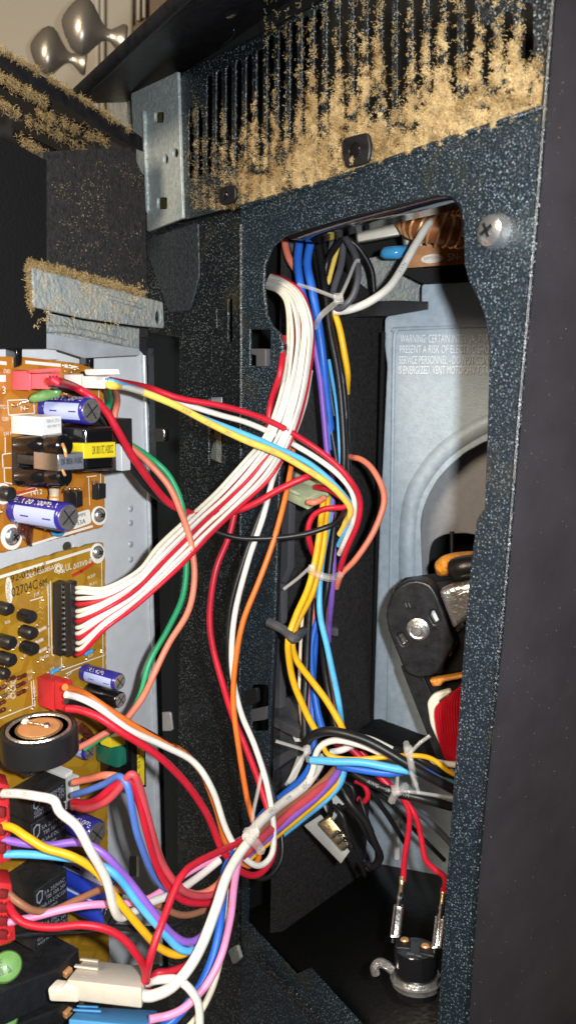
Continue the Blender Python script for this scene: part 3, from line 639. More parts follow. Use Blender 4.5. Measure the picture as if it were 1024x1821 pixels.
# ================================================================== LOWER CIRCUIT BOARD
pb2 = thing('circuit_board', 'lower olive-brown control circuit board crowded with relays and connectors', 'circuit board', PN.p(100, 1760))
e2 = [(-80,1036)]+rag([(-20+i*6.6, 1019-i*1.87) for i in range(0, 30)])+[(184,965),(187,985)]+rag([(187+i*.07, 985+i*6.5) for i in range(1, 110)], .7)+[(196,1730),(-80,1880)]
slab('board', 'P', e2, BO, .0016, 'pcb_olive', pb2, bevel=.0001)
line('P', [(-5,1028),(80,1002),(160,977)], .0012, BO, 'silk', pb2); line('P', [(181,1000),(183,1100),(184,1195)], .0004, BO, 'silk', pb2)
mark('screw_pad', 'P', ell(174,984,13,18), BO, 'silk', pb2); screw('screw', 'P', 174, 982, 12, BO+.0006, pb2)
for s, A, B, h, m in (('92-02136A',(21,1036),(82,1014),13,'ink_black'), ('02704C',(22,1062),(68,1046),17,'ink_black'), ('6M',(71,1044),(84,1040),12,'ink_black'), ('DE41-00385A',(48,1029),(97,1012),8,'silk'),
                   ('UL',(118,1016),(128,1012),13,'silk'), ('R',(112,1020),(117,1018),7,'silk'), ('\u039403V0-0',(131,1012),(163,1001),9,'silk'), ('CN03',(82,1038),(85,1060),4,'silk'), ('J19',(61,1061),(70,1058),6,'silk'),
                   ('CN5-3',(58,1222),(61,1240),6,'silk'), ('D11',(10,1216),(20,1212),5,'silk'), ('D06',(10,1230),(20,1226),5,'silk'), ('D03',(12,1243),(20,1240),5,'silk'), ('R20',(157,1030),(170,1024),5,'silk'), ('R31',(160,1042),(172,1038),5,'silk'),
                   ('D15',(50,1198),(58,1195),5,'silk'), ('D13',(52,1210),(58,1206),5,'silk'), ('R25',(10,1110),(19,1107),5,'silk'), ('J8',(108,1188),(114,1185),5,'silk')):
    text(s, A, B, h, 'P', BO, m, pb2)
mark('maker_oval', 'P', ell(17,1050,6,24,rot=-.06), BO, 'silk', pb2); text('SAMSUNG', (19,1070), (18,1034), 7, 'P', BO+.0003, 'pcb_olive', pb2)
for k in (0, .8, -.8): mark('ring_logo', 'P', ell(105,1011,4,9.5,rot=k), BO+k*.0001+.0001, 'silk', pb2, holes=[ell(105,1011,2.8,8.2,rot=k)])
line('P', [(131,1023),(145,1016),(164,1003)], .0014, BO, 'red_marker', pb2)
for pts in ([(90,1034),(93,1164),(96,1166)], [(86,1040),(88,1160)], [(60,1210),(63,1255)], [(56,1212),(59,1255)], [(110,1192),(186,1165)], [(118,1198),(144,1186),(145,1202)], [(110,1170),(110,1186),(70,1204)], [(0,1278),(40,1262),(62,1254)], [(55,1068),(76,1062)]):
    line('P', pts, .0004, BO, 'silk', pb2)
bk, hk = pbox('connector_header', [(110,1040),(122,1034),(124,1162),(111,1167)], 93, 'black_plastic', pb2, bevel=.0003)
for i in range(13): tube('pin', [(112,1044+i*9.3,'P',hk),(116,1043.6+i*9.3,'P',hk+.002)], 4.5, 'bright_metal', bk, n=6, seg=2)
for xb, xt, y, r in ((-10,20,1084,10),(34,60,1098,11),(36,62,1127,11),(-6,24,1144,11),(38,64,1155,11),(-6,24,1175,11),(-14,14,1199,9)):
    h = solve_h(PN, xt, y, xb, BO); c = PN.p(xt, y, BO+h); rr = r*.29/FPX
    t = lathe('transistor', c-PN.n*h*.82, PN.n, [(0, rr*.9), (.0004, rr), (h*.82-.0008, rr), (h*.82, rr*.8), (h*.82, 0)], 'black_plastic', pb2, 20)
    for q in (-1, 0, 1): vs_, fs_ = sweep([c-PN.n*h+PN.W*rr*.5*q, c-PN.n*h*.8+PN.W*rr*.5*q], .0003, 6); mesh('lead', vs_, fs_, 'bright_metal', t)
for x, y, m in ((75,1119,'beige_resistor'),(70,1140,'beige_resistor'),(76,1156,'beige_resistor'),(98,1193,'blue_disc'),(158,1160,'blue_disc'),(40,1203,'glue'),(38,1217,'glue'),(39,1231,'glue'),(4,1223,'glue'),(3,1250,'glue'),(3,1264,'glue'),(20,1207,'glue'),(6,1238,'brass')):
    r = tube('resistor' if m != 'glue' else 'diode', [(x-7,y+3,'P',.0125),(x-4,y+2,'P',.0125),(x+4,y-2,'P',.0125),(x+7,y-3,'P',.0125)], 8.5, m, pb2, n=12, seg=3, taper=((0,.2,.5,.8,1),(.7,1,.8,1,.7)))
    tube('lead', [(x-14,y+6,'P',BO+.0003),(x-8,y+3,'P',.0122),(x+8,y-3,'P',.0122),(x+13,y-6,'P',BO+.0003)], 2, 'bright_metal', r, n=6, seg=3)
for x, y in ((24,1210),(24,1224),(24,1237)): mark('print_ring', 'P', ell(x,y,4.5,5.5), BO, 'silk', pb2, holes=[ell(x,y,3.4,4.4)])
for i in range(46):
    x, y = rr_.uniform(0, 184), rr_.uniform(1040, 1270)
    lathe('solder_pin', PN.p(x,y,BO), PN.n, [(0,.0008),(.0004,.0006),(.0009,0)], 'brass', pb2, 7)
    if i % 3 == 0: text(rr_.choice(['R','D','J','C','Q'])+str(rr_.randint(2,39)), (x+3,y-3), (x+11,y-6), 5, 'P', BO, 'silk', pb2)
rh, hr = pbox('connector_header', [(95,1213),(112,1205),(113,1258),(97,1264)], 66, 'red_plastic', pb2, bevel=.0003)
o, h, r, p0 = cap(pb2, 150, 213, 1213, 15, 'blue_sleeve', arc=(.95, 2.3)); cap_text(o, p0, h, r, '16V 47uF', .2, .9, .3, .0024)
o, h, r, p0 = cap(pb2, 158, 215, 1245, 14, 'black_gloss', stripe=False)
# piezo buzzer
bz_d = .262; bc = at(70,1293,bz_d); up = v3(0,0,1); k = bz_d/FPX
bz = lathe('buzzer', bc-up*46*k*1.1, up, [(0, 64*k), (.0006, 67*k), (42*k, 67*k), (48*k, 66*k), (50*k, 63*k), (50*k, 58*k), (44*k, 57*k), (43*k, 0)], 'black_plastic', pb2, 40)
lathe('resin_fill', bc-up*4*k, up, [(0, 56.5*k), (.0003, 56*k), (.0003, 0)], 'resin', bz, 40)
lathe('sealant_rim', bc-up*2*k, up, [(0, 57*k), (3*k, 55*k), (2*k, 51*k), (0, 50*k)], 'alu', bz, 40)
lathe('brass_disc', bc-up*2.5*k, up, [(0, 41*k), (1.5*k, 40.5*k), (1.5*k, 0)], 'brass', bz, 40)
lathe('electrode', bc-up*.5*k, up, [(0, 36*k), (.6*k, 35.5*k), (.6*k, 0)], 'copper', bz, 40)
tube('lead', [(44,1284,bz_d-.004),(60,1286,bz_d-.004),(84,1290,bz_d-.004)], 3, 'bright_metal', bz); lathe('solder', at(84,1290,bz_d-.001), up, [(0,.0014),(.0008,.0009),(.001,0)], 'bright_metal', bz, 10)
lathe('solder', at(46,1284,bz_d-.001), up, [(0,.0016),(.001,.0010),(.0013,0)], 'cream_plastic', bz, 10)
# relays: box with printed top face
RL = [([(52,1348),(92,1327),(94,1362),(53,1384)], -40), ([(112,1392),(117,1376),(119,1425),(113,1433)], 16)]
def relay(q, xb):
    o, h = pbox('relay', q, xb, 'relay_black', pb2, bevel=.0006)
    (x0,y0),(x1,y1),(x2,y2),(x3,y3) = q
    L = lambda u, v: ((x0*(1-u)+x1*u)*(1-v)+(x3*(1-u)+x2*u)*v, (y0*(1-u)+y1*u)*(1-v)+(y3*(1-u)+y2*u)*v)
    for v, u0, u1, s, hh in ((.34,.30,.92,'5A 250VAC',7),(.52,.34,.95,'T85 10A 24V',7),(.72,.08,.95,'G5NB-1A-E DC12V',7),(.88,.08,.7,'MADE IN CHINA',5)):
        text(s, L(u0, v), L(u1, v), hh, 'P', h, 'ink_relay', o)
    mark('approval_mark', 'P', [L(.06,.16),L(.16,.08),L(.26,.14),L(.24,.4),L(.15,.52),L(.07,.42)], h, 'ink_relay', o, holes=[[L(.09,.19),L(.16,.13),L(.23,.17),L(.22,.37),L(.15,.46),L(.09,.38)]])
relay([(52,1346),(96,1322),(97,1358),(53,1384)], -4)
relay([(56,1425),(118,1386),(119,1424),(57,1464)], 12); relay([(56,1467),(118,1428),(120,1488),(57,1528)], 12)
relay([(62,1586),(120,1545),(121,1600),(63,1640)], 5); relay([(62,1643),(121,1603),(122,1650),(63,1692)], 5)
# tall relay housings under the connector blocks
for dy in (0, 72):
    h = BO+.026; o = slab('relay', 'P', [(-90,1800+dy),(-20,1770+dy),(106,1722+dy),(142,1688+dy),(144,1732+dy),(110,1776+dy),(-90,1872+dy)], h, .026, 'relay_black', pb2, bevel=.0008)
    slab('contact_post', 'P', rnd([(118,1732+dy),(130,1720+dy),(131,1730+dy),(119,1742+dy)], 2), h+.002, .002, 'copper', o)
for x, y, r in ((12,1719,27),(2,1812,30)):
    c = at(x, y, .262); ax = nz(-c+v3(.03,0,.03)); rr = r*.262/FPX
    o = lathe('varistor', c-ax*.002, ax, [(0, rr*.6), (.0006, rr*.9), (.002, rr), (.0034, rr*.9), (.004, rr*.6), (.0042, 0)], 'green_disc', pb2, 36, squash=(1,.95))
    Pv = Plane(RW.T@nz(np.cross(v3(0,0,1), ax)), V_C, (x, y), .2575); 
    Pv.n = ax; Pv.U = nz(np.cross(v3(0,0,1), ax)); Pv.W = np.cross(ax, Pv.U); Pv.o = c+ax*.0023
    text('08F150', (x-4,y+14), (x-10,y-14), 9, Pv, 0, 'ink_black', o)
    mark('triangle', Pv, [(x+1,y-3),(x+10,y+8),(x+4,y+12)], .0001, 'ink_black', o, holes=[[(x+2.4,y),(x+7.4,y+7),(x+4,y+9)]])
# middle group behind the wires
gf = pbox('film_capacitor', [(215,1326),(232,1322),(234,1362),(216,1368)], 165, 'green_film', pb2, bevel=.003, label='dark green dipped film capacitor')
tr2, h2 = pbox('transformer', [(236,1318),(260,1308),(262,1400),(238,1408)], 175, 'black_gloss', pb2, bevel=.001)
slab('tape_label', 'P', [(246,1326),(257,1322),(258,1396),(247,1400)], h2+.0006, .001, 'yellow_tape', tr2); text('DK 012A', (250,1390), (249,1332), 6, 'P', h2+.0007, 'ink_black', tr2)
slab('tape_wrap', 'P', [(196,1312),(258,1300),(260,1316),(198,1330)], h2-.004, .006, 'yellow_tape', tr2)
cap(pb2, 135, 160, 1338, 13, 'blue_sleeve', arc=(.6, 2.3))
o, h, r, p0 = cap(pb2, 112, 172, 1484, 23, 'blue_sleeve', arc=(1.6, 2.6)); cap_text(o, p0, h, r, '35V 470uF', .2, .9, .2, .0034)
cap(pb2, 112, 206, 1586, 26, 'blue_deep', arc=(.2, .75)); cap(pb2, 108, 202, 1622, 26, 'blue_deep', arc=(.2, .75))
pbox('resistor', [(110,1330),(122,1326),(122,1334),(111,1338)], 100, 'green_bean', pb2, bevel=.0004)
hw, hh4 = pbox('connector_header', [(118,1378),(130,1370),(132,1432),(120,1440)], 84, 'white_plastic', pb2, bevel=.0003)
gl = tube('glue_bead', [(140,1290,'P',.014),(152,1300,'P',.014),(160,1310,'P',.013),(150,1320,'P',.013)], 16, 'glue', pb2)

# ================================================================== HARNESSES
def harness(label, loc, name='wire_harness', cat='wire harness'): return thing(name, label, cat, loc)
def plug(q, xb, m, par, b0, **k): return pbox('plug', q, xb, m, par, b0=b0, **k)
# pink plug
h1 = harness('red and black wire pair with pink plug at top of upper board', PN.p(90,690,.02))
pg, _ = plug([(86,666),(109,664),(109,688),(86,692)], 56, 'pink_plastic', h1, ho+.0004, bevel=.0004)
prism('latch', [PN.p(50,658,.024), PN.p(96,654,.034), PN.p(99,661,.034), PN.p(53,664,.024)], PN.n*.003, 'pink_plastic', pg, .0003)
for i in range(3): mark('cavity_shade', 'P', rect(88+i*6,668,91+i*6,672), _, 'glue', pg)  # wire holes painted as dark patches
wire(h1, 'red', 13.5, [(90,678,'P',.033),(104,679,'P',.038),(130,688,.268),(165,708,.272),(190,732,.276),(210,765,.28),(235,812,.288),(268,858,.298),(300,893,.308),(335,911,.316),(375,915,.324),(415,910,.330),(455,894,.334),(500,868,.336),(540,851,.336),(566,842,.340)])
wire(h1, 'black', 11, [(98,686,'P',.030),(125,693,.278),(152,707,.280),(180,742,.284),(205,783,.29),(232,828,.296),(262,866,.304),(295,893,.312),(330,916,.322),(370,940,.328),(420,955,.332),(480,957,.334),(540,950,.334),(585,937,.334),(605,925,.338),(614,905,.345)])
# white plug
h2_ = harness('six colour wire loop fanning out of the white plug on the upper board', PN.p(180,690,.02))
pg, ht = plug([(186,670),(205,668),(205,688),(187,691)], 144, 'white_plastic', h2_, ho2+.0004, bevel=.0004)
prism('latch', [PN.p(150,657,.026), PN.p(200,656,.034), PN.p(204,666,.034), PN.p(152,667,.026)], PN.n*.003, 'white_plastic', pg, .0003)
for i in range(6): mark('cavity_shade', 'P', rect(188+i*2.8,672,189.6+i*2.8,676), ht, 'ink_grey', pg)  # dark painted patches for the holes of the white plug
wire(h2_, 'red', 11, [(190,677,'P',ht-.004),(205,678,'P',ht+.001),(260,688,.302),(320,708,.310),(400,724,.318),(480,749,.326),(540,783,.332),(590,819,.334),(622,855,.336),(640,888,.34),(636,930,.345),(614,980,.352),(604,1015,.36)])
wire(h2_, 'white', 10.5, [(190,681,'P',ht-.004),(205,682,'P',ht+.001),(290,708,.310),(390,738,.322),(440,752,.328),(500,778,.334),(560,813,.337),(605,848,.338),(629,884,.342),(627,925,.347),(610,968,.353),(603,985,.36)])
wire(h2_, 'ltblue', 11, [(192,680,'P',ht-.004),(205,681,'P',ht+.002),(270,702,.304),(340,735,.312),(420,766,.321),(490,795,.328),(550,825,.334),(600,868,.338),(622,902,.344),(615,940,.350),(602,970,.36)])
o = wire(h2_, 'ltyellow', 12.5, [(188,683,'P',ht-.004),(202,685,'P',ht+.003),(235,691,.294),(300,716,.302),(370,751,.312),(440,784,.320),(500,809,.326),(560,845,.332),(602,876,.337),(623,905,.342),(615,928,.347),(604,950,.355)]); wire_print(o, ['AWM', '1015', '300V', 'VW-1', '105C', 'FT1', 'AWG'], 0.33, 0.065, 'ink_grey')
wire(h2_, 'green', 11, [(193,686,'P',.030),(196,712,.305),(190,745,.31),(205,775,.312),(240,795,.310),(275,820,.308),(305,852,.310),(324,900,.312),(331,980,.314),(326,1055,.314),(300,1118,.314),(266,1180,.312),(250,1235,.306),(225,1280,.30),(188,1308,.298),(150,1332,.296)])
wire(h2_, 'salmon', 11.5, [(202,686,'P',.030),(209,712,.302),(205,745,.306),(225,785,.304),(262,822,.302),(298,862,.304),(320,905,.306),(338,955,.308),(346,1025,.308),(335,1085,.308),(302,1142,.307),(276,1195,.304),(252,1245,.298),(215,1288,.292),(180,1308,.29),(140,1330,.288)])
# ribbon
h3 = harness('broad bundle of white and red wires from the long black plug', PN.p(120,1168,.02))
pg, hp = plug([(126,1038),(138,1033),(140,1160),(128,1168)], 113, 'black_plastic', h3, hk+.0015, bevel=.0004)
yy = [1044,1053,1064,1074,1085,1094,1102,1114,1123,1131,1140,1151,1160]; reds = (3,6,9,12)
ctr = [(300,990,.300,28),(355,935,.316,27),(410,885,.330,26),(460,832,.334,28),(495,778,.329,27),(520,705,.332,26),(533,630,.336,26),(534,575,.340,25),(522,530,.345,20),(500,508,.352,15),(478,500,.365,14)]
ctr_xy = [np.array(c[:2], float) for c in ctr]
for i, y in enumerate(yy):
    g = (i/12)*2-1; back = .0019 if i % 2 else 0
    pts = [(133,y,'P',hp-.004),(146,y+1,'P',hp+.004),(190,1082+g*36,.283+back*.3),(245,1046+g*29,.290+back*.7)]
    for (x, yc_, d, hw_), j in zip(ctr, range(len(ctr))):
        a = ctr_xy[max(0,j-1)]; b = ctr_xy[min(len(ctr)-1,j+1)]; tg = (b-a)/np.linalg.norm(b-a); nn = np.array((-tg[1], tg[0]))
        sink = .0042*min(1, max(0, (j-2)/2)) if i in reds else 0
        q = np.array((x, yc_))+nn*g*hw_*(.84 if j > 3 else .92)+rng.normal(0, .8, 2); pts.append((q[0], q[1], d+back+sink+rng.normal(0, .0003)))
    wire(h3, 'red' if i in reds else ('white' if i % 3 else 'cream2'), 7.2, pts)
# bound section with crimp marks
# strays in the middle
h4 = harness('red, white, black and orange wires looping from the red square plug', PN.p(110,1265,.02))
pg, _ = plug([(116,1216),(130,1210),(131,1260),(118,1266)], 96, 'red_plastic', h4, hr+.0004, bevel=.0004)
wire(h4, 'red', 12, [(120,1260,'P',.032),(140,1263,.272),(175,1275,.270),(220,1303,.272),(280,1342,.280),(330,1392,.290),(368,1450,.298),(395,1510,.303),(430,1550,.310),(462,1553,.316),(485,1520,.322),(482,1465,.326),(462,1395,.330),(438,1330,.332),(415,1275,.333),(395,1215,.333),(378,1150,.333),(373,1090,.333),(384,1015,.333),(407,955,.336),(425,890,.338),(462,845,.341),(480,800,'F',.004),(478,760,'F',.004),(482,715,'F',.003),(499,660,'F',.0025),(505,600,'F',-.006)], seg=6)
wire(h4, 'white', 11, [(118,1235,'P',.032),(140,1240,.276),(175,1257,.276),(230,1298,.280),(290,1326,.288),(345,1355,.296),(378,1405,.300),(402,1475,.304),(428,1520,.308),(460,1540,.312),(484,1518,.318),(486,1460,.324),(474,1395,.328),(452,1325,.332),(428,1265,.333),(415,1205,.333),(413,1140,.332),(420,1075,.333),(442,995,.335),(468,920,.337),(488,845,.340),(515,790,.345),(540,720,.352),(552,660,.362)], seg=6)
wire(h4, 'black', 9.5, [(118,1247,'P',.030),(150,1252,.284),(200,1272,.286),(275,1310,.292),(340,1350,.300),(378,1420,.306),(402,1495,.310),(432,1545,.314),(470,1562,.318),(500,1530,.324),(500,1475,.330),(486,1410,.334),(464,1345,.337),(436,1280,.338),(414,1225,.338),(406,1150,.337),(412,1070,.337),(438,980,.338),(464,910,.340),(490,835,.343),(512,775,.349)], seg=6)
wire(h4, 'orange', 10.5, [(116,1222,'P',.032),(150,1232,.282),(195,1262,.284),(260,1304,.290),(325,1338,.298),(360,1378,.303),(384,1435,.306),(402,1500,.310),(430,1538,.314),(458,1532,.320),(458,1490,.325),(440,1420,.328),(424,1330,.330),(415,1255,.331),(418,1185,.331),(432,1110,.331),(460,1035,.332),(488,955,.334),(508,880,.338),(520,810,.345),(524,770,.352)], seg=6)
# white header bundle
h5 = harness('salmon, blue and two red wires bending down from white header', PN.p(135,1435,.02))
plug([(128,1388),(142,1380),(144,1434),(130,1442)], 116, 'white_plastic', h5, hh4+.0004, bevel=.0004)
wire(h5, 'salmon', 13, [(132,1391,'P',.034),(160,1386,.274),(192,1378,.268),(222,1386,.268),(250,1420,.270),(268,1475,.275),(290,1535,.280),(318,1575,.286),(352,1590,.291),(385,1575,.296),(410,1540,.304)])
wire(h5, 'peri', 12, [(132,1413,'P',.034),(155,1408,.272),(185,1394,.266),(210,1380,.259),(226,1396,.256),(236,1442,.259),(249,1496,.266),(278,1562,.278),(330,1600,.29),(372,1592,.298),(405,1545,.306)])
wire(h5, 'red', 13, [(132,1426,'P',.034),(155,1428,.270),(178,1418,.264),(205,1398,.260),(230,1388,.258),(246,1422,.260),(263,1488,.266),(285,1553,.274),(320,1597,.281),(355,1606,.287),(388,1598,.294),(415,1555,.302)])
wire(h5, 'coral', 13, [(132,1433,'P',.034),(155,1438,.268),(185,1428,.262),(212,1402,.258),(233,1378,.256),(248,1395,.258),(264,1455,.264),(284,1525,.272),(318,1578,.279),(355,1594,.286),(390,1586,.294),(416,1548,.302)])
# upper red plug at left edge
h6 = harness('white, yellow, purple and light blue wires from upper red comb plug', at(5,1530,.262))
pr = prism('plug', [at(-14,1390,.255), at(17,1396,.259), at(21,1530,.259), at(-12,1542,.255)], nz(RW@v3(-.5,0,1))*.012, 'red_plastic', h6, .0006)
for i in range(5): prism('rib', [at(5,1412+i*24,.2575), at(17,1406+i*24,.2585), at(17,1412+i*24,.2585), at(5,1420+i*24,.2575)], RW@v3(0,0,-.0012), 'red_plastic', pr, .0002)
o = wire(h6, 'white', 15.5, [(4,1411,.256),(30,1411,.252),(65,1415,.248),(94,1424,.246),(108,1444,.246),(138,1470,.247),(162,1512,.249),(188,1565,.254),(202,1612,.258),(214,1631,.262),(236,1622,.267),(270,1604,.275),(312,1588,.284),(350,1562,.294),(390,1530,.303)]); wire_print(o, ['VW-1', '105C', 'FT1'], 0.05, 0.055, 'ink_grey')
for i in range(4): prism('cavity_shade', [at(-4,1404+i*32,.2535), at(9,1406+i*32,.2552), at(9,1424+i*32,.2552), at(-4,1422+i*32,.2535)], RW@v3(0,0,.002), 'groove_shade', pr, .0003)  # dark boxes added to colour in the shaded wire holes
wire(h6, 'yellow', 14, [(6,1468,.257),(28,1474,.254),(52,1490,.252),(80,1508,.252),(130,1524,.254),(176,1553,.257),(212,1602,.259),(248,1648,.263),(284,1686,.268),(318,1698,.273),(345,1684,.279),(368,1650,.288)])
wire(h6, 'purple', 13.5, [(6,1493,.258),(40,1498,.258),(90,1503,.260),(140,1499,.262),(182,1517,.262),(222,1557,.264),(268,1613,.266),(302,1658,.269),(332,1676,.273),(360,1662,.279),(384,1618,.287),(408,1550,.300)])
wire(h6, 'ltblue', 13.5, [(8,1519,.258),(60,1520,.260),(120,1526,.262),(170,1534,.262),(205,1556,.262),(242,1602,.264),(282,1648,.267),(322,1687,.271),(352,1684,.277),(376,1640,.287),(400,1575,.298)])
h7 = harness('brown, pink, red and black wires from lower red comb plug', at(8,1680,.262))
pr7 = pr = prism('plug', [at(-16,1568,.253), at(22,1572,.257), at(29,1672,.257), at(-14,1688,.253)], nz(RW@v3(-.5,0,1))*.012, 'red_plastic', h7, .0006)
for i in range(4): prism('rib', [at(8,1598+i*22,.2555), at(22,1590+i*22,.2565), at(22,1597+i*22,.2565), at(8,1606+i*22,.2555)], RW@v3(0,0,-.0012), 'red_plastic', pr, .0002)
for i in range(4): prism('cavity_shade', [at(-2,1584+i*24,.2525), at(13,1586+i*24,.2545), at(13,1600+i*24,.2545), at(-2,1600+i*24,.2525)], RW@v3(0,0,.002), 'groove_shade', pr, .0003)  # shaded holes of the lower plug, as dark added boxes
wire(h7, 'brown', 12.5, [(12,1586,.257),(32,1604,.256),(60,1618,.258),(95,1620,.262),(140,1600,.268),(185,1581,.274),(230,1585,.280),(275,1606,.284),(320,1627,.288),(355,1622,.294),(390,1600,.302),(412,1560,.308)])
wire(h7, 'pink', 12.5, [(15,1640,.256),(55,1633,.258),(110,1618,.262),(170,1608,.266),(220,1607,.272),(262,1600,.278),(310,1568,.288),(350,1542,.296),(395,1515,.306),(430,1492,.312)])
wire(h7, 'red', 13.5, [(16,1610,.256),(28,1627,.252),(48,1643,.250),(90,1649,.250),(145,1646,.252),(190,1652,.254),(222,1672,.256),(246,1702,.258),(258,1728,.262),(262,1745,.266)])
wire(h7, 'black', 11, [(18,1666,.258),(70,1659,.264),(130,1654,.268),(200,1650,.275),(262,1653,.282),(320,1640,.29),(370,1600,.302)])
# connector blocks at the bottom
def block(label, m, tl, tr_, bl, br, hgt, hook=True):
    t = thing('connector_block', label, 'connector', bl-v3(0,0,hgt))
    b = prism('housing', [tl, tr_, br, bl], v3(0,0,-hgt), m, t, .0007)
    u = tr_-tl; w_ = bl-tl
    for f_0, ln in ((.40, .36),):
        a = tl+w_*f_0-u*.02+v3(0,0,.0004); prism('ridge', [a, a+u*ln, a+u*ln+w_*.12, a+w_*.12], v3(0,0,.0010), m, b, .0004)
    a = tl+w_*.02; prism('ridge', [a-u*.03, a+u*.25, a+u*.25+w_*.1, a-u*.03+w_*.1], v3(0,0,.0008), m, b, .0003)
    return t, b
t8, b8 = block('large cream white connector block at the bottom left', 'cream_plastic', at(149,1705,.285), at(265,1719,.280), at(119,1742,.262), at(252,1757,.258), .0085)
hk_ = tube('latch_hook', [(130,1762,.262),(126,1768,.260),(112,1776,.259),(92,1776,.2585),(86,1765,.2585),(84,1758,.2585)], 21, 'cream_plastic', t8, n=4) if False else prism('latch_hook', [at(84,1758,.262), at(108,1760,.262), at(112,1752,.262), at(140,1752,.262), at(140,1784,.262), at(88,1782,.262)], nz(BK.n)*-.005, 'cream_plastic', t8, .0008)
t9, b9 = block('sky blue connector block below the cream one at bottom edge', 'blue_plastic', at(143,1789,.283), at(280,1796,.279), at(122,1812,.262), at(268,1826,.258), .012)
wire(t8, 'white', 19, [(254,1770,.262),(275,1771,.262),(305,1757,.263),(335,1722,.266),(362,1672,.270),(384,1618,.276),(403,1562,.285),(428,1515,.297),(455,1478,.308)])
wire(t8, 'white', 15, [(262,1748,.268),(285,1742,.266),(312,1742,.265),(338,1758,.264),(354,1788,.264),(354,1830,.264),(345,1860,.264)])
wire(t8, 'red', 13, [(258,1745,.264),(266,1708,.260),(280,1665,.262),(298,1618,.268),(322,1560,.276),(350,1534,.284),(385,1516,.294),(420,1500,.306),(445,1485,.314)])
wire(t8, 'red', 13, [(264,1752,.268),(280,1730,.268),(304,1729,.270),(335,1714,.275),(365,1670,.282),(390,1610,.290),(412,1545,.300)])
wire(t9, 'pink', 13.5, [(266,1813,.262),(295,1808,.264),(332,1788,.266),(368,1750,.270),(396,1695,.276),(409,1635,.284),(416,1575,.292),(428,1520,.304),(448,1490,.314)])
wire(t9, 'blue', 16, [(268,1838,.266),(310,1812,.270),(350,1765,.274),(374,1715,.280),(388,1660,.286),(396,1600,.294),(402,1545,.302),(430,1498,.312)])
wire(t9, 'cream', 11, [(310,1850,.270),(350,1810,.272),(376,1762,.276),(393,1700,.282),(402,1640,.290),(412,1570,.300),(425,1520,.308)])

# trunk from the tie at (450,1480) to the right-hand edge
h10 = harness('thick multicolour wire trunk rising right to the compartment bundle', at(520,1440,.35))
TR = [('blue',13,[(430,1498,.312),(470,1446,.330),(510,1408,.346),(540,1382,.356),(556,1345,.364),(556,1290,.370),(556,1220,.374),(560,1150,.376),(563,1090,.376)]),
      ('white',17,[(438,1490,.304),(470,1455,.318),(505,1425,.334),(540,1400,.346),(562,1370,.354),(576,1345,.36)]),
      ('brown',13,[(440,1500,.312),(490,1452,.330),(545,1412,.346),(580,1385,.354),(600,1362,.362)]),
      ('coral',16,[(430,1522,.306),(462,1492,.316),(510,1452,.332),(556,1415,.344),(592,1388,.354)]),
      ('purple',14,[(440,1520,.310),(470,1494,.318),(515,1456,.332),(560,1420,.344),(594,1385,.354),(606,1360,.362)]),
      ('yellow',11,[(440,1530,.310),(465,1508,.318),(512,1470,.332),(560,1430,.344),(596,1398,.353),(608,1368,.360)]),
      ('ltblue',14,[(500,1484,.336),(540,1452,.344),(580,1420,.350),(604,1394,.355),(612,1366,.360)]),
      ('white',12,[(540,1402,.350),(555,1372,.350),(562,1340,.350),(578,1322,.348),(606,1317,.346),(645,1325,.344),(690,1345,.342),(730,1352,.344)]),
      ('ltblue',14,[(553,1352,.347),(590,1354,.342),(640,1356,.338),(690,1364,.336),(730,1372,.336),(780,1386,.340),(830,1402,.345)]),
      ('yellow',9,[(574,1320,.352),(580,1338,.346),(600,1348,.343),(640,1349,.341),(690,1346,.340),(735,1344,.339),(768,1350,.340),(796,1370,.342),(830,1388,.346)]),
      ('blue',15,[(600,1360,.350),(640,1368,.347),(690,1374,.345),(740,1370,.346),(790,1388,.348),(830,1402,.350)]),
      ('black',17,[(540,1338,.356),(548,1316,.350),(568,1303,.342),(600,1302,.338),(645,1315,.334),(700,1343,.330),(748,1373,.328),(790,1395,.330),(830,1418,.332)]),
      ('black',12,[(700,1332,.352),(745,1350,.345),(790,1378,.347),(830,1402,.350)]),
      ('white',11,[(625,1308,.362),(660,1315,.358),(700,1333,.352),(735,1346,.348),(790,1358,.346),(830,1362,.348)]),
      ('black',16,[(616,1366,.366),(650,1386,.360),(690,1405,.355),(740,1418,.350),(790,1432,.350),(830,1442,.352)]),
      ('red',13,[(590,1318,.368),(625,1332,.366),(655,1362,.364),(690,1396,.360)]),
      ('red',11,[(640,1335,.370),(672,1372,.366),(700,1404,.360)]),
      ('white',12,[(588,1338,.358),(612,1332,.356),(640,1318,.36)]),
      ('grey',11,[(690,1405,.362),(725,1432,.362),(765,1465,.364),(800,1498,.366),(830,1540,.37)]),
      ('red',10,[(630,1388,.372),(648,1396,.372),(654,1414,.372),(646,1426,.374),(636,1420,.376)])]
for i_, (c, w_, p) in enumerate(TR):
    o = wire(h10, c, w_, p)
    if i_ == 1: wire_print(o, ['VW-1', 'AWM', '105C'], .3, .2)
    if i_ == 14: wire_print(o, ['AWG', '18', 'AWM'], .25, .12, 'ink_relay')
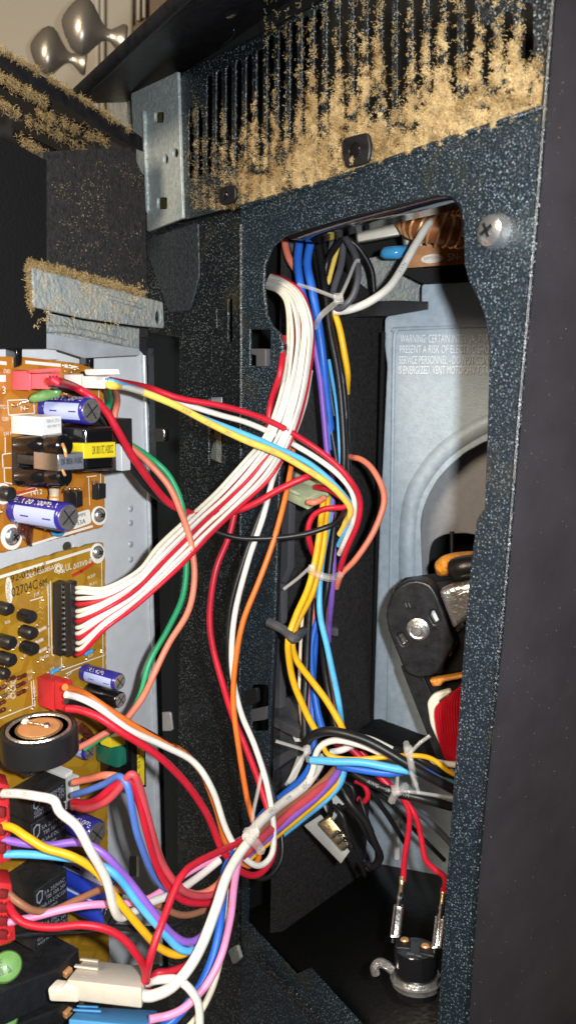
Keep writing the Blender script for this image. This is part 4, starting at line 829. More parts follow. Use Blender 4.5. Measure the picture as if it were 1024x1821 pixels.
# upright bundle, upper part
h11 = harness('dense upright bundle of blue, black and purple wires inside the opening', at(580,900,.37))
UP = [('blue',15,[(531,392,.372),(532,430,.366),(529,470,.362),(538,520,.360),(552,575,.360),(566,640,.362),(580,720,.366),(586,800,.370)]),
      ('blue',15,[(551,394,.370),(553,425,.362),(547,470,.358),(556,520,.355),(564,570,.355),(574,640,.358),(582,710,.364),(590,790,.370)]),
      ('purple',11,[(533,500,.362),(543,545,.360),(556,605,.358),(568,670,.360),(575,740,.362),(582,800,.364),(591,850,.366),(590,920,.366),(592,1000,.366),(590,1060,.368),(586,1100,.374),(584,1140,.385)]),
      ('black',13,[(563,420,.37),(572,480,.366),(580,530,.362),(588,590,.359),(600,660,.360),(608,740,.362),(611,820,.364),(606,890,.368),(600,960,.37)]),
      ('black',13,[(560,450,.374),(574,520,.370),(586,580,.364),(602,640,.364),(614,720,.366),(613,800,.368),(604,880,.372)]),
      ('black',12,[(548,560,.366),(562,625,.365),(577,700,.366),(590,770,.368),(600,840,.370),(598,920,.372),(590,1000,.372),(580,1060,.374),(572,1120,.376),(572,1180,.378),(584,1240,.376),(594,1295,.372)]),
      ('ltblue',7,[(585,640,.370),(598,720,.367),(603,790,.367),(606,850,.37)]),
      ('grey',12,[(606,410,.372),(618,430,.364),(632,458,.356),(637,490,.352),(628,525,.352),(610,545,.354),(594,550,.36)]),
      ('grey',12,[(611,430,.374),(606,470,.372),(596,505,.370),(590,530,.368)]),
      ('black',11,[(612,418,.37),(596,440,.368),(582,464,.366),(578,490,.368)]),
      ('ltyellow',9,[(604,420,.376),(594,462,.374),(586,495,.373),(582,504,.374)]),
      ('ltyellow',4,[(560,440,.378),(566,480,.376),(572,515,.374)]),
      ('yellow',12,[(594,552,.362),(602,580,.362),(611,625,.364),(617,665,.368),(616,700,.374)]),
      ('salmon',13,[(506,425,.374),(508,442,.372),(516,462,.370),(530,485,.370)]),
      ('grey',11,[(516,425,.378),(522,445,.378),(532,470,.378)]),
      ('cream',9,[(525,420,.38),(530,450,.38),(536,470,.38)]),
      ('salmon',11,[(622,812,.374),(642,817,.368),(664,838,.362),(680,872,.358),(680,905,.356),(662,950,.356),(632,995,.358),(606,1022,.362),(598,1045,.368)])]
for i_, (c, w_, p) in enumerate(UP):
    o = wire(h11, c, w_, p)
    if i_ == 4: wire_print(o, ['LISDE', 'AWM', '1283', 'AWM'], .4, .14, 'ink_relay')
for c, w_, p in (('black',9,[(540,430,.384),(556,500,.378),(570,580,.372),(583,660,.372),(594,740,.374)]), ('black',8,[(575,425,.384),(582,470,.382),(588,520,.378),(596,600,.372),(610,690,.372)]),
                 ('grey',8,[(590,425,.388),(584,470,.386),(586,520,.382)]), ('black',10,[(620,425,.39),(640,445,.392),(660,480,.396),(665,520,.40)]), ('black',9,[(522,470,.386),(536,520,.384),(548,560,.38)]),
                 ('blue',9,[(578,690,.372),(590,770,.374),(598,850,.376)]), ('black',10,[(590,620,.375),(606,720,.372),(618,780,.374),(620,850,.378)])): wire(h11, c, w_, p)
h12 = harness('thick cream white wire sweeping from the copper coil to the bundle', at(600,555,.355), 'wire', 'wire')
o = wire(h12, 'white', 15, [(778,388,.372),(758,402,.364),(738,435,.360),(715,478,.358),(688,515,.357),(655,537,.357),(620,550,.357),(595,554,.360)]); wire_print(o, ['AWM'], 0.5, 0.1, 'ink_grey')
# lower part of the upright bundle
h13 = harness('yellow, light blue, brown and black wires hanging below the green connector', at(560,1200,.37))
LO = [('yellow',12,[(576,868,.362),(572,920,.358),(563,980,.354),(548,1045,.350),(526,1095,.344),(514,1135,.342),(514,1175,.346),(522,1215,.350),(540,1258,.352),(562,1300,.352)]),
      ('yellow',12,[(584,868,.364),(580,925,.360),(572,985,.356),(556,1050,.352),(532,1100,.347),(520,1138,.345),(526,1172,.348),(550,1205,.350),(580,1245,.350),(602,1280,.349),(612,1305,.350)]),
      ('ltblue',11,[(586,868,.366),(583,930,.361),(574,990,.358),(568,1050,.356),(570,1100,.355),(582,1155,.355),(595,1210,.355),(604,1260,.356),(608,1300,.357)]),
      ('black',12,[(598,900,.367),(590,970,.363),(582,1040,.362),(575,1090,.364),(574,1150,.367),(578,1200,.368),(588,1255,.366),(600,1300,.362)]),
      ('black',13,[(552,1060,.366),(548,1130,.366),(545,1200,.364),(541,1270,.360),(542,1320,.358),(546,1345,.360)]),
      ('brown',8,[(580,1040,.370),(578,1100,.370),(580,1150,.368),(588,1200,.366),(597,1255,.364),(600,1285,.364)]),
      ('salmon',8,[(562,1050,.372),(557,1110,.372),(552,1170,.374),(548,1230,.374),(556,1290,.372)]),
      ('cream',6,[(538,1090,.376),(534,1160,.376),(533,1240,.376),(540,1310,.374)]),
      ('blue',13,[(563,1100,.372),(554,1150,.371),(555,1210,.370),(563,1260,.367),(574,1300,.363)]),
      ('blue',9,[(628,945,.372),(616,975,.368),(604,1005,.368)])]
for c, w_, p in LO: wire(h13, c, w_, p)

# green nylon connector in the middle
gc = thing('connector', 'translucent greenish nylon connector hanging behind the wire loop', 'connector', at(540,905,.36))
q = [at(494,870,.360), at(530,838,.372), at(590,846,.358), at(586,878,.350), at(552,906,.346)]
prism('housing', [at(495,862,.362), at(528,840,.372), at(588,862,.360), at(548,886,.350)], v3(0,0,-.0058), 'nylon', gc, .0006)
prism('socket', [at(524,842,.366), at(585,866,.354), at(584,884,.354), at(524,862,.366)], v3(0,.008,.004), 'nylon', gc, .0006)
prism('tab', [at(508,864,.357), at(534,876,.351), at(534,882,.351), at(508,872,.357)], v3(0,-.0015,0), 'nylon', gc, .0003)
wire(gc, 'salmon', 11, [(548,893,.343),(556,894,.341),(566,891,.341),(576,886,.343)], label='short salmon wire end')
wire(gc, 'red', 10.5, [(560,866,.352),(585,870,.346),(604,882,.342),(616,894,.342),(612,902,.343),(596,903,.345),(575,905,.346),(556,918,.348),(548,942,.350),(552,970,.354),(562,995,.362)], label='red wire bent in a small loop')

# ================================================================== CABLE TIES
def tie(label, ringpts, w, tail, tw, headp=None, hs_=.003):
    t = thing('cable_tie', label, 'cable tie', at(*ringpts[0][:3]))
    if len(ringpts) > 2: tube('strap', ringpts, w*.8, 'clear_tie', t, n=6)
    for tl in tail: tube('tail', tl, tw*.75, 'clear_tie', t, n=5)
    if headp:
        c = at(*headp); k = hs_; prism('head', [c+RW@v3(-k,k*.8,0), c+RW@v3(k*.8,k,0), c+RW@v3(k,-k*.8,0), c+RW@v3(-k*.8,-k,0)], RW@v3(0,0,.004), 'clear_tie', t, .0007)
    return t
tie('clear cable tie around the upright bundle under the frame lip', [(560,582,.352),(570,562,.343),(588,546,.346),(600,536,.35)], 14, [[(530,506,.352),(560,515,.345),(592,527,.344),(602,530,.345)],[(604,530,.345),(618,500,.347),(632,466,.349),(640,464,.349)]], 9, (602,529,.343), .0026)
tie('clear cable tie on the wire trunk with tail sticking up', [(440,1478,.296),(446,1490,.292),(456,1500,.294),(464,1512,.30)], 22, [[(452,1480,.294),(450,1450,.290),(458,1410,.289),(466,1372,.29)]], 9, (452,1482,.293), .0021)
tie('clear cable tie binding the yellow and blue wires mid bundle', [(552,1016,.352),(570,1024,.345),(590,1028,.346),(604,1022,.356)], 17, [[(556,1004,.348),(530,1028,.345),(504,1048,.344)]], 8, (555,1010,.347), .0018)
tie('clear cable tie around the black cable at right', [(722,1322,.338),(728,1345,.326),(733,1372,.325),(738,1395,.335)], 15, [[(728,1340,.325),(745,1322,.324),(764,1308,.324)],[(730,1372,.325),(738,1392,.325),(744,1410,.326)]], 9, (727,1337,.3255), .0022)
tie('clear cable tie at the fork of the red thermostat wires', [(696,1424,.350),(702,1412,.346),(712,1404,.346),(720,1398,.352)], 18, [[(705,1410,.346),(706,1390,.345),(707,1366,.346)],[(712,1406,.345),(760,1412,.344),(812,1420,.346)]], 9, (704,1408,.344), .0022)
tie('clear cable tie at lower left corner of the opening', [(548,1352,.35),(545,1340,.346),(548,1326,.348)], 12, [[(548,1336,.346),(520,1327,.344),(490,1318,.344)],[(545,1336,.346),(526,1366,.344),(508,1396,.344)]], 8, (546,1336,.345), .0020)

# ================================================================== SWITCH CONNECTORS under the trunk
sw = thing('switch_connector', 'white terminal housing with tinned blade, hanging below the wire trunk', 'connector', at(590,1500,.38))
prism('housing', [at(540,1468,.385), at(570,1448,.372), at(622,1514,.366), at(606,1536,.376)], nz(RW@v3(.1,-.5,1))*.006, 'white_plastic', sw, .0005)
prism('blade', [at(566,1466,.366), at(586,1452,.366), at(624,1502,.360), at(608,1514,.362)], RW@v3(0,0,.003), 'brass', sw, .0006)
for i in range(3): tube('crimp', [(592+i*9,1488+i*11,.358),(600+i*9,1480+i*11,.356),(606+i*9,1484+i*11,.358)], 7, 'bright_metal', sw, n=8)
sw2 = thing('switch_connector', 'white terminal housing half hidden behind the wire trunk', 'connector', at(600,1440,.38))
prism('housing', [at(566,1420,.388), at(606,1396,.374), at(622,1420,.370), at(590,1462,.376)], nz(RW@v3(.1,-.5,1))*.008, 'white_plastic', sw2, .0006)
sw3 = thing('switch_connector', 'pale plastic terminal peeking out left of upright bundle', 'connector', at(530,1310,.37))
prism('housing', [at(518,1304,.378), at(530,1294,.378), at(536,1320,.372), at(524,1320,.376)], RW@v3(0,0,.005), 'white_plastic', sw3, .0005)
prism('housing', [at(510,1392,.375), at(534,1330,.378), at(546,1340,.372), at(520,1400,.372)], RW@v3(0,-.002,.006), 'white_plastic', sw3, .0005)
h14 = harness('black wires looping beneath the white switch terminals', at(640,1540,.37))
for w_, p in ((9,[(598,1405,.37),(620,1430,.365),(640,1460,.364),(655,1490,.366),(668,1510,.370),(670,1530,.374),(655,1545,.376),(648,1530,.378)]),
              (12,[(606,1400,.362),(625,1432,.358),(652,1465,.358),(668,1500,.360),(676,1525,.364),(664,1542,.368),(650,1535,.372)]),
              (8,[(592,1432,.364),(608,1450,.360),(620,1490,.360),(632,1520,.362),(645,1545,.366),(648,1556,.37)]),
              (9,[(612,1390,.368),(626,1402,.366),(628,1422,.366),(612,1436,.368),(600,1432,.370)]),
              (8,[(640,1420,.374),(650,1450,.372),(662,1480,.374)]), (10,[(560,1380,.372),(580,1410,.368),(588,1440,.37),(580,1462,.374)]), (9,[(622,1370,.376),(660,1410,.374),(690,1450,.378),(720,1500,.386)]),
              (8,[(660,1400,.380),(690,1425,.380),(730,1470,.386),(790,1530,.39)]), (11,[(570,1330,.372),(600,1345,.366),(640,1370,.366),(690,1392,.368)])): wire(h14, 'black', w_, p)

# ================================================================== THERMOSTAT
ts = thing('thermostat', 'round black thermal cut-out with metal ring and two copper rivets', 'thermostat', at(738,1775,.315))
tc_ = at(738,1688,.312); ax = nz(RW@v3(-.02,1,.05)); k = .312/FPX
base = tc_-ax*52*k
lathe('body', base, ax, [(0, 36*k), (4*k, 38*k), (50*k, 38*k), (54*k, 36*k), (54*k, 0)], 'black_gloss', ts, 36)
lathe('flange_ring', base-ax*8*k, ax, [(0, 36*k), (1*k, 43*k), (9*k, 44*k), (11*k, 46*k), (13*k, 43*k), (20*k, 41*k), (20*k, 38*k)], 'alu', ts, 40)
lathe('sensor_cup', base-ax*26*k, ax, [(0, 0), (0, 30*k), (4*k, 36*k), (19*k, 37*k)], 'black_gloss', ts, 36)
PT = Plane((1,0,0), V_C, (0,0), .3); PT.n = ax; PT.U = nz(np.cross(ax, RW@v3(0,.4,1))); PT.W = np.cross(ax, PT.U); PT.o = tc_+ax*2.5*k
for x, y in ((719,1673),(756,1684)):
    c = PT.p(x, y, 0); lathe('rivet', c, ax, [(0, 8*k), (2*k, 8*k), (4*k, 6.5*k), (4.4*k, 0)], 'copper', ts, 20)
slab('terminal_plate', PT, rnd([(702,1668),(730,1668),(729,1686),(704,1684)], 2), .0004, .001, 'black_metal', ts); slab('terminal_plate', PT, rnd([(746,1682),(774,1688),(772,1700),(745,1694)], 2), .0004, .001, 'black_metal', ts)
text('250V 10A', (722,1697), (748,1703), 4, PT, 0, 'ink_relay', ts)
tube('mounting_ear', [(698,1726,.310),(686,1716,.311),(674,1712,.312),(666,1720,.312),(668,1732,.312)], 16, 'alu', ts, n=8)
prism('mounting_ear', [at(768,1742,.31), at(784,1738,.312), at(784,1756,.31), at(776,1766,.308)], RW@v3(0,-.0012,.0006), 'alu', ts, .0003)
h15 = harness('two bright red wires with crimped spade terminals on thermostat', at(730,1440,.36))
wire(h15, 'red', 10.5, [(716,1420,.360),(727,1448,.354),(725,1490,.344),(719,1530,.334),(716,1566,.326)]); wire(h15, 'red', 10.5, [(718,1418,.360),(738,1450,.354),(748,1490,.344),(756,1528,.336),(772,1546,.330),(787,1556,.326),(791,1570,.322),(788,1586,.318)])
for a, b, d0, d1 in (((715,1560),(702,1668),.327,.310), ((788,1580),(776,1688),.320,.308)):
    A = np.array(a, float); B = np.array(b, float); Q = lambda t, o=0: (A[0]+(B[0]-A[0])*t+o, A[1]+(B[1]-A[1])*t, d0+(d1-d0)*t)
    s = tube('spade_terminal', [Q(0), Q(.08), Q(.14), Q(.26)], 11, 'brass', h15, n=10, taper=((0,.3,.6,1),(1,1,.7,.8)))
    tube('barrel', [Q(.26), Q(.34), Q(.4), Q(.5)], 13, 'bright_metal', s, n=8, taper=((0,.3,.6,1),(.7,1,.7,1)))
    qs = [at(*Q(.48,-7)), at(*Q(.48,9)), at(*Q(1,9)), at(*Q(1,-9))]; prism('receptacle', qs, RW@v3(0,0,.0022), 'alu', s, .0006)
    for o_ in (-6, 7): tube('rolled_edge', [Q(.46,o_), Q(.6,o_), Q(.96,o_)], 7, 'bright_metal', s, n=8)
    tube('blade', [Q(1.0,-3), Q(1.08,-3)], 5, 'bright_metal', s, n=4)

# ================================================================== FAN MOTOR
fm = thing('fan_motor', 'black fan motor with red winding and silver bearing housing', 'fan motor', at(800,1360,.37))
MP = Plane((-900, 0, 1315), V_C, (743,1118), .36)
MP = Plane((1000, 60, -420), V_C, (743,1118), .362)
cap_out = [(685,1096),(688,1078),(694,1062),(702,1049),(713,1040),(726,1034),(740,1032),(754,1035),(764,1040),(772,1050),(778,1062),(807,1140),(804,1152),(794,1170),(784,1186),(774,1197),(760,1204),(745,1206),(730,1202),(721,1196),(714,1182),(690,1122)]
cp = slab('end_cover', MP, cap_out, 0, .010, 'black_metal', fm, holes=[rnd([(766,1088),(772,1086),(780,1104),(772,1110),(764,1096)], 2), rnd([(706,1130),(714,1126),(724,1142),(716,1148)], 2)], bevel=.0012, res=3)
slab('cover_slot', MP, rnd([(764,1086),(772,1085),(781,1104),(770,1112),(762,1098)], 1), -.004, .001, 'zinc_plain', cp); slab('cover_slot', MP, rnd([(704,1128),(716,1124),(726,1144),(712,1150)], 2), -.003, .001, 'bright_metal', cp)
for x in (720, 726): tube('embossed_tick', [(x,1072,.3605),(x+3,1080,.3605)], 3, 'grey_plastic', cp)
c = MP.p(743,1119,0); lathe('bearing_boss', c-MP.n*.001, MP.n, [(0,.0056),(.0014,.0056),(.002,.0046),(.0016,.0040),(.0016,.0030),(.0042,.0027),(.0046,.0022),(.0046,0)], 'alu', fm, 32)
slab('motor_body', MP, rnd([(700,1045),(766,1036),(850,1030),(850,1186),(790,1200),(730,1190)], 6), -.011, .020, 'black_matte', fm)
prism('side_cheek', [MP.p(775,1056,-.0105), MP.p(808,1142,-.0105), MP.p(796,1168,-.0105), MP.p(860,1180,-.02), MP.p(860,1020,-.02)], MP.n*-.004, 'black_gloss', fm, .0006)
a = at(842,1058,.345); b = at(818,1130,.352)
sc_ = slab('bearing_housing', MP, rnd([(778,1052),(800,1042),(850,1032),(850,1092),(826,1108),(805,1122)], 8), .003, .008, 'alu', fm, bevel=.003, res=4)
slab('housing_pad', MP, rnd([(806,1058),(830,1048),(850,1052),(850,1092),(828,1088)], 10), .0045, .002, 'alu', sc_, bevel=.0009)
tube('screw_stub', [(812,1124,.345),(826,1112,.345)], 10, 'black_gloss', fm)
slab('bracket_leg', MP, [(712,1186),(750,1200),(766,1232),(798,1372),(786,1390),(776,1350)], -.006, .003, 'black_metal', fm)
slab('lamination', MP, rnd([(752,1205),(850,1192),(850,1240),(760,1236)], 4), -.008, .012, 'black_matte', fm)
slab('tape', MP, rnd([(762,1210),(784,1206),(830,1198),(830,1206),(788,1214),(782,1221),(768,1222)], 3), -.001, .005, 'orange_tape', fm, bevel=.0012)
slab('bobbin', MP, rnd([(758,1250),(768,1236),(786,1230),(800,1226),(840,1380),(808,1376),(792,1350),(764,1290)], 7), -.002, .004, 'bobbin', fm, bevel=.0012)
# coil: many turns
vsA, fsA = [], []
for i in range(11):
    t = i/10; x0 = 776+t*46; 
    p = [(x0+10*(1-t)+2, 1246-t*30), (x0-1, 1262-t*18), (x0, 1290), (x0+8-t*4, 1325), (x0+24-t*12, 1366)]
    W = [MP.p(x, y, .0012+.004*math.sin(math.pi*min(1,t*.8+.1))) for x, y in smooth_pts(p, 4)]
    v_, f_2 = sweep(W, .00072, 8); k0 = len(vsA); vsA += v_; fsA += [tuple(j+k0 for j in f) for f in f_2]
mesh('winding', vsA, fsA, 'enamel_red', fm)
slab('winding_core', MP, [(780,1246),(840,1206),(840,1380),(806,1368),(786,1320)], -.0004, .002, 'glue', fm)
tube('taped_coil_end', [(782,1018,.372),(792,1006,.368),(812,1002,.364),(840,1000,.362),(860,1000,.362)], 40, 'orange_tape', fm, n=14, taper=((0,.15,.5,1),(.45,.85,1,1)))
tube('rubber_sleeve', [(806,1016,.358),(822,1010,.354),(850,1006,.352)], 44, 'black_plastic', fm, n=14, taper=((0,.2,1),(.7,1,1)))

# ================================================================== NOISE FILTER BOARD
nf = thing('filter_board', 'small orange board with copper wound coil at the top of the opening', 'circuit board', at(770,475,.385))
NP = Plane((1000, 40, -250), V_C, (770,455), .385)
slab('board', NP, [(706,478),(722,438),(860,432),(860,466)], 0, .0016, 'pcb_orange', nf, bevel=.0001)
mark('maker_oval', NP, ell(768,460,20,8,rot=-.1), 0, 'silk', nf); text('SAMSUNG', (753,463), (784,459), 6, NP, .0003, 'pcb_orange', nf); text('SN-', (796,464), (820,461), 13, NP, 0, 'silk', nf)
tcn = at(786,398,.385); tax = nz(RW@v3(.1,.75,-.5)); _, ta, tb = frame_of(tax); Rr = .0165; rr = .0075
cv, cf_ = [], []
for i in range(32):
    a0 = 2*math.pi*i/32; ce = tcn+(ta*math.cos(a0)+tb*math.sin(a0))*Rr; ra = ta*math.cos(a0)+tb*math.sin(a0)
    for j in range(12): cv.append(ce+(ra*math.cos(2*math.pi*j/12)+tax*math.sin(2*math.pi*j/12))*(rr*.9))
for i in range(32):
    for j in range(12): cf_.append((i*12+j, ((i+1) % 32)*12+j, ((i+1) % 32)*12+(j+1) % 12, i*12+(j+1) % 12))
core = mesh('toroid_core', cv, cf_, 'copper_dark', nf)
hel = []
for i in range(28*14+1):
    t = i/(28*14); a0 = 2*math.pi*t; th = 2*math.pi*28*t; ra = ta*math.cos(a0)+tb*math.sin(a0); hel.append(tcn+ra*Rr+(ra*math.cos(th)+tax*math.sin(th))*rr)
v_, f_2 = sweep(hel, .00085, 7); mesh('winding', v_, f_2, 'copper', core)
prism('relay_case', [at(634,412,.40), at(712,392,.392), at(716,416,.392), at(636,430,.40)], RW@v3(0,.003,.012), 'cream_plastic', nf, .0008)
prism('backing_case', [at(715,384,.40), at(830,372,.40), at(830,440,.40), at(722,436,.40)], RW@v3(0,0,.01), 'cream_plastic', nf, .0008)
dc = tube('disc_capacitor', [(678,452,.392),(688,450,.388),(705,449,.386),(720,447,.388),(728,445,.392)], 23, 'blue_disc', nf, n=14, taper=((0,.2,.5,.8,1),(.35,.9,1,.9,.3)))
tube('lead', [(722,450,.39),(732,462,.388)], 2.5, 'bright_metal', dc)
slab('underside_bracket', NP, [(704,480),(860,468),(860,500),(752,505)], -.004, .003, 'black_matte', nf)
prism('lip_terminal', [at(494,417,.372), at(530,408,.366), at(536,416,.364), at(500,424,.370)], RW@v3(0,.001,.003), 'cream_plastic', nf, .0004)

# ================================================================== LINT
def lint_mat(name, a, b):
    m = bpy.data.materials.new(name); m.use_nodes = True; N = m.node_tree.nodes; L = m.node_tree.links; bs = N['Principled BSDF']
    at_ = N.new('ShaderNodeAttribute'); at_.attribute_name = 'tone'; r = N.new('ShaderNodeValToRGB')
    r.color_ramp.elements[0].color = (*a, 1); r.color_ramp.elements[1].color = (*b, 1)
    L.new(at_.outputs['Fac'], r.inputs['Fac']); L.new(r.outputs['Color'], bs.inputs['Base Color']); bs.inputs['Roughness'].default_value = .75
    bs.inputs['Subsurface Weight'].default_value = 0; MT[name] = m
lint_mat('lint', (.28, .16, .045), (.90, .69, .36))
lint_mat('lint_gold', (.17, .10, .03), (.62, .44, .20))
lint_mat('lint_dark', (.16, .11, .05), (.50, .37, .18))
def strands(name, roots, normals, lens, label, m='lint', rad=.00011, parent=None, curl=1.0, felt=None, tones=None, S=4):
    n = len(roots); K = 3
    d = normals+rng.normal(0, .75, (n, 3)); d /= np.linalg.norm(d, axis=1)[:, None]
    P = np.zeros((n, S, 3)); P[:, 0] = roots
    for s in range(1, S):
        d = d+rng.normal(0, .75*curl, (n, 3)); d[:, 2] -= .12; d /= np.linalg.norm(d, axis=1)[:, None]; P[:, s] = P[:, s-1]+d*(lens/(S-1))[:, None]
    t = rng.normal(0, 1, (n, 3)); a = np.cross(d, t); a /= np.linalg.norm(a, axis=1)[:, None]+1e-9; b = np.cross(d, a)
    ring = np.stack([a*math.cos(2*math.pi*k/K)+b*math.sin(2*math.pi*k/K) for k in range(K)], 1)*rad
    Vv = (P[:, :, None, :]+ring[:, None, :, :]).reshape(-1, 3)
    base = (np.arange(n)*S*K)[:, None, None, None]; s_ = np.arange(S-1)[None, :, None, None]*K; k_ = np.arange(K)[None, None, :, None]; k2 = (k_+1) % K
    F = np.concatenate([base+s_+k_, base+s_+k2, base+s_+K+k2, base+s_+K+k_], 3).reshape(-1, 4)
    tone = np.repeat(np.clip(rng.normal(.5, .22, n) if tones is None else tones+rng.normal(0, .2, n), 0, 1), S*K)
    if felt is not None:
        F = np.concatenate([F, felt[1]+len(Vv)]); Vv = np.concatenate([Vv, felt[0]]); tone = np.concatenate([tone, felt[2]])
    me = bpy.data.meshes.new(name); me.vertices.add(len(Vv)); me.vertices.foreach_set('co', Vv.ravel()); me.loops.add(F.size); me.loops.foreach_set('vertex_index', F.ravel().astype(np.int32))
    me.polygons.add(len(F)); me.polygons.foreach_set('loop_start', (np.arange(len(F))*4).astype(np.int32)); me.update(calc_edges=True)
    at_ = me.attributes.new('tone', 'FLOAT', 'POINT'); at_.data.foreach_set('value', tone.astype(np.float32))
    me.materials.append(MT[m]); o = bpy.data.objects.new(name, me); COL.objects.link(o)
    o['kind'] = 'stuff'; o['label'] = label; o['category'] = 'lint'; return o
def vray(px, py): return np.stack([(px-CX)/FPX, (CY-py)/FPX, np.ones_like(px)], 1)@RW.T
def vplane(P, px, py, off):
    r = vray(px, py); o = P.o@P.n+off; return r*((o/(r@P.n))[:, None])
# value noise for clumps
_g = rng.random((64, 64))
def vn(x, y, s):
    u, v = x/s, y/s; i, j = np.floor(u).astype(int), np.floor(v).astype(int); fu, fv = u-i, v-j; fu = fu*fu*(3-2*fu); fv = fv*fv*(3-2*fv); g = lambda a, b: _g[a % 64, b % 64]
    return (g(i,j)*(1-fu)+g(i+1,j)*fu)*(1-fv)+(g(i,j+1)*(1-fu)+g(i+1,j+1)*fu)*fv
XS = np.array(xs_slot); SLJ = rng.normal(-6, 30, len(XS)); SLW = rng.random(len(XS))
def grille_density(px, py):
    ybot = 362-(px-425)*.318
    env = np.interp(px, [325,345,380,420,460,500,540,570,600,640,680,720,760,800,850,900,940,975], [150,175,200,200,185,190,180,135,110,95,130,110,50,60,90,75,70,60])
    i = np.clip(np.searchsorted(XS, px), 1, len(XS)-1); l = XS[i-1]; r = XS[i]; ph = (px-l)/(r-l)+.5*(vn(px*0+i*40, py, 12)-.5)
    env = env+SLJ[i]; up = np.clip((py-env)/(40+50*SLW[i]), 0, 1)   # each slat holds its own streak
    ridge = np.exp(-((ph-.5)/(.15+.13*SLW[i]))**2)*(.55+.6*SLW[i])
    ok = (py < ybot+4+6*vn(px+9, py, 11)) & (px > 326) & (px < 966)
    hgt = np.clip((ybot-py)/200, 0, 1)
    nz_ = vn(px, py, 16)*.6+vn(px+300, py+90, 6)*.4
    thick = np.interp(px, [325,370,400,450,600,760,960], [.26,.30,.5,.75,1.0,1.0,.95])
    patch = vn(px+55, py+31, 34); low = np.clip(1-(ybot-py)/70, 0, 1)
    fill = np.clip(np.clip((py-env-50)/110, 0, 1)*thick*(.05+.95*patch)+.45*low**2*thick*vn(px+3, py+80, 20), 0, 1)
    den = up*(ridge*(1-fill)+fill)*np.clip((nz_-.30+fill*.22)*2.6, 0, 1)*thick
    top = (1-up)*ridge*.10*(vn(px, py, 9) > .5)*(px > 470)
    return np.where(ok, den+top, 0), ridge*(.3+.7*nz_)
n = 620000; px = rng.uniform(325, 968, n); py = rng.uniform(-10, 372, n); den, hg = grille_density(px, py)
keep = rng.random(n) < den; px, py, den, hg = px[keep], py[keep], den[keep], hg[keep]
# keep screen density even along the receding face
off = GO+.0004+.0036*hg*(.3+.7*np.clip(den,0,1))+rng.random(len(px))*.0032*(.2+1.3*vn(px+17, py+5, 13))*hg*(.3+.7*np.clip(den,0,1))+.0002
roots = vplane(FR, px, py, off); lens = rng.uniform(.0003, .0013, len(px))
sel = rng.permutation(len(px))[:150000]
gx = np.arange(326, 968, 2.0); gy = np.arange(0, 374, 2.0); GX, GY = np.meshgrid(gx, gy); fx, fy = GX.ravel(), GY.ravel()
fd, fh = grille_density(fx, fy); fo = GO-.0002+.0036*fh*(.3+.7*np.clip(fd, 0, 1))*(.6+.8*vn(fx, fy, 4))+rng.normal(0, .00025, len(fx))
fv = vplane(FR, fx+rng.normal(0,.5,len(fx)), fy+rng.normal(0,.5,len(fx)), fo); nx_ = len(gx); idx = np.arange(len(fx)).reshape(GX.shape)
qd = np.stack([idx[:-1,:-1], idx[:-1,1:], idx[1:,1:], idx[1:,:-1]], -1).reshape(-1, 4); qd = qd[(fd[qd].min(1) > .30)]
FELT = (fv, qd, .05+.35*rng.random(len(fx)))
strands('grille_lint', roots[sel], np.repeat(FR.n[None], len(sel), 0), lens[sel], 'thick golden lint caked over the vent slots', rad=.00006, S=3, felt=FELT, tones=(vn(px+7, py+3, 26)*.55+vn(px+70, py+13, 9)*.45)[sel]*1.1-.05)
# lint on the panel bracket, bar and slats
def seg_lint(segs, n, spread, thick_px, ln=(.0010, .0028)):
    R, Nn, Ls = [], [], []
    for (x0,y0,d0),(x1,y1,d1),wt in segs:
        m_ = int(n*wt); t = rng.random(m_); c = vn(t*400, t*0+x0, 14); kk = rng.random(m_) < np.clip((c-.30)*2.2, .04, 1); t = t[kk]; m2 = len(t)
        x = x0+(x1-x0)*t; y = y0+(y1-y0)*t+rng.normal(0, thick_px, m2); d = d0+(d1-d0)*t+rng.normal(0, spread, m2)
        r = vray(x, y)*d[:, None]; R.append(r); Nn.append(np.repeat(v3(0,-.4,.5)[None], m2, 0)); Ls.append(rng.uniform(*ln, m2))
    return np.concatenate(R), np.concatenate(Nn), np.concatenate(Ls)
dP = lambda x, y, o: proj(PN.p(x, y, o))[2]
R, Nn, Ls = seg_lint([((52,470,dP(52,470,.014)),(150,496,dP(150,496,.014)),.40), ((140,494,dP(140,494,.014)),(256,524,dP(256,524,.014)),.45), ((50,470,dP(50,470,.014)),(55,550,dP(55,550,.014)),.14)], 14000, .0015, 3.5)
o = strands('bracket_lint', R, Nn, Ls, 'ridge of golden lint along the top of the grey bracket', 'lint_gold', rad=.00008)
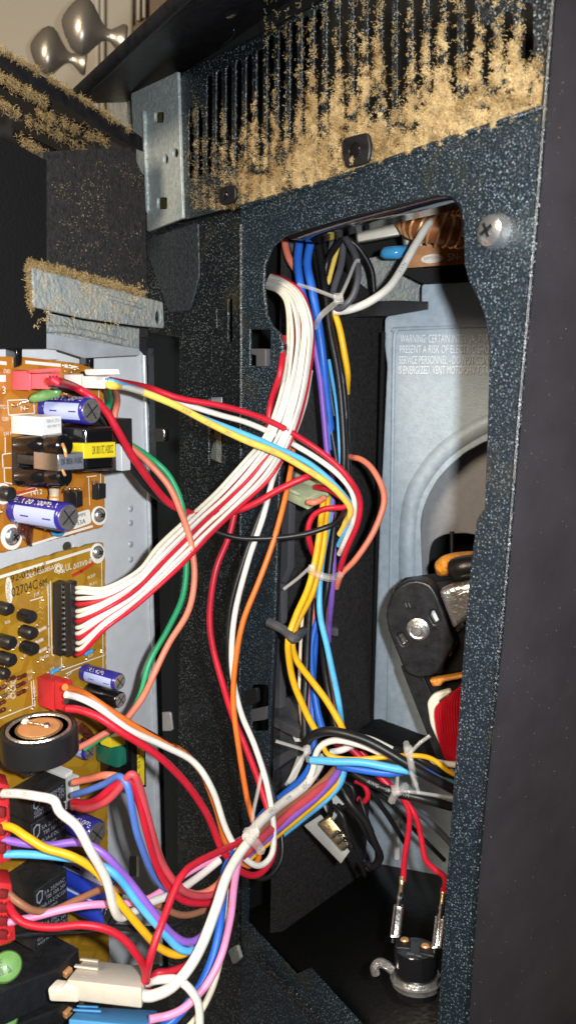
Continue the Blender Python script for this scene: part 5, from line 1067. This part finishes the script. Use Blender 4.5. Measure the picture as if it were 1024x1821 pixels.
R, Nn, Ls = seg_lint([((-5,84,.272),(60,122,.290),.2), ((60,122,.290),(232,232,.343),.8)], 3500, .0010, 2.5)
strands('bar_lint', R, Nn, Ls, 'pale fluff along the upper edge of the black bar', 'lint_gold', rad=.00007)
R, Nn, Ls = seg_lint([((-5,134,.270),(84,186,.294),.22), ((70,200,.304),(190,252,.332),.28), ((50,214,.296),(150,264,.320),.16), ((28,240,.288),(102,290,.306),.18), ((-5,255,.276),(45,292,.290),.10), ((-5,182,.270),(34,204,.280),.08)], 10000, .0015, 4.5)
strands('slat_lint', R, Nn, Ls, 'shaggy golden lint hanging from the louvre slats', 'lint_gold', rad=.00008)
# scattered dust
px = rng.uniform(82, 258, 1500); py = rng.uniform(285, 590, 1500); kk = vn(px, py, 22) > .52; px, py = px[kk], py[kk]
strands('housing_dust', vplane(PN, px, py, .0022), np.repeat(PN.n[None], len(px), 0), rng.uniform(.0002, .0010, len(px)), 'fine dust fibres sprinkled on the black housing wall', 'lint_dark', rad=.00009)
px = rng.uniform(480, 960, 700); py = 300-(px-620)*.32+rng.normal(0, 9, 700); kk = vn(px, py, 20) > .5
strands('ledge_dust', vplane(FR, px[kk], py[kk], .0004), np.repeat(FR.n[None], kk.sum(), 0), rng.uniform(.0008, .002, kk.sum()), 'dust fibres on the enamel ledge below the vents', 'lint_dark', rad=.0001)
xs = rng.uniform(0, 1, 260); pts = []
for t in xs:
    y = t*1850; xe = np.interp(y, [c[1] for c in corner], [c[0] for c in corner]); b_ = FR.p(xe, y, 0); pts.append(b_-FR.n*(rng.random()**2*.07+.0005)-FR.U*.0021)
strands('case_dust', np.array(pts), np.repeat(-FR.U[None], len(pts), 0), rng.uniform(.0002, .0006, len(pts)), 'tiny dust specks on the outer case side', 'lint_dark', rad=.00004)
px = rng.uniform(62, 255, 900); py = rng.uniform(500, 585, 900); kk = vn(px, py, 13) > .62
strands('bracket_dust', vplane(PN, px[kk], py[kk], .0163), np.repeat(PN.n[None], kk.sum(), 0), rng.uniform(.0006, .0016, kk.sum()), 'flecks of lint stuck on the bracket face', 'lint', rad=.0001)
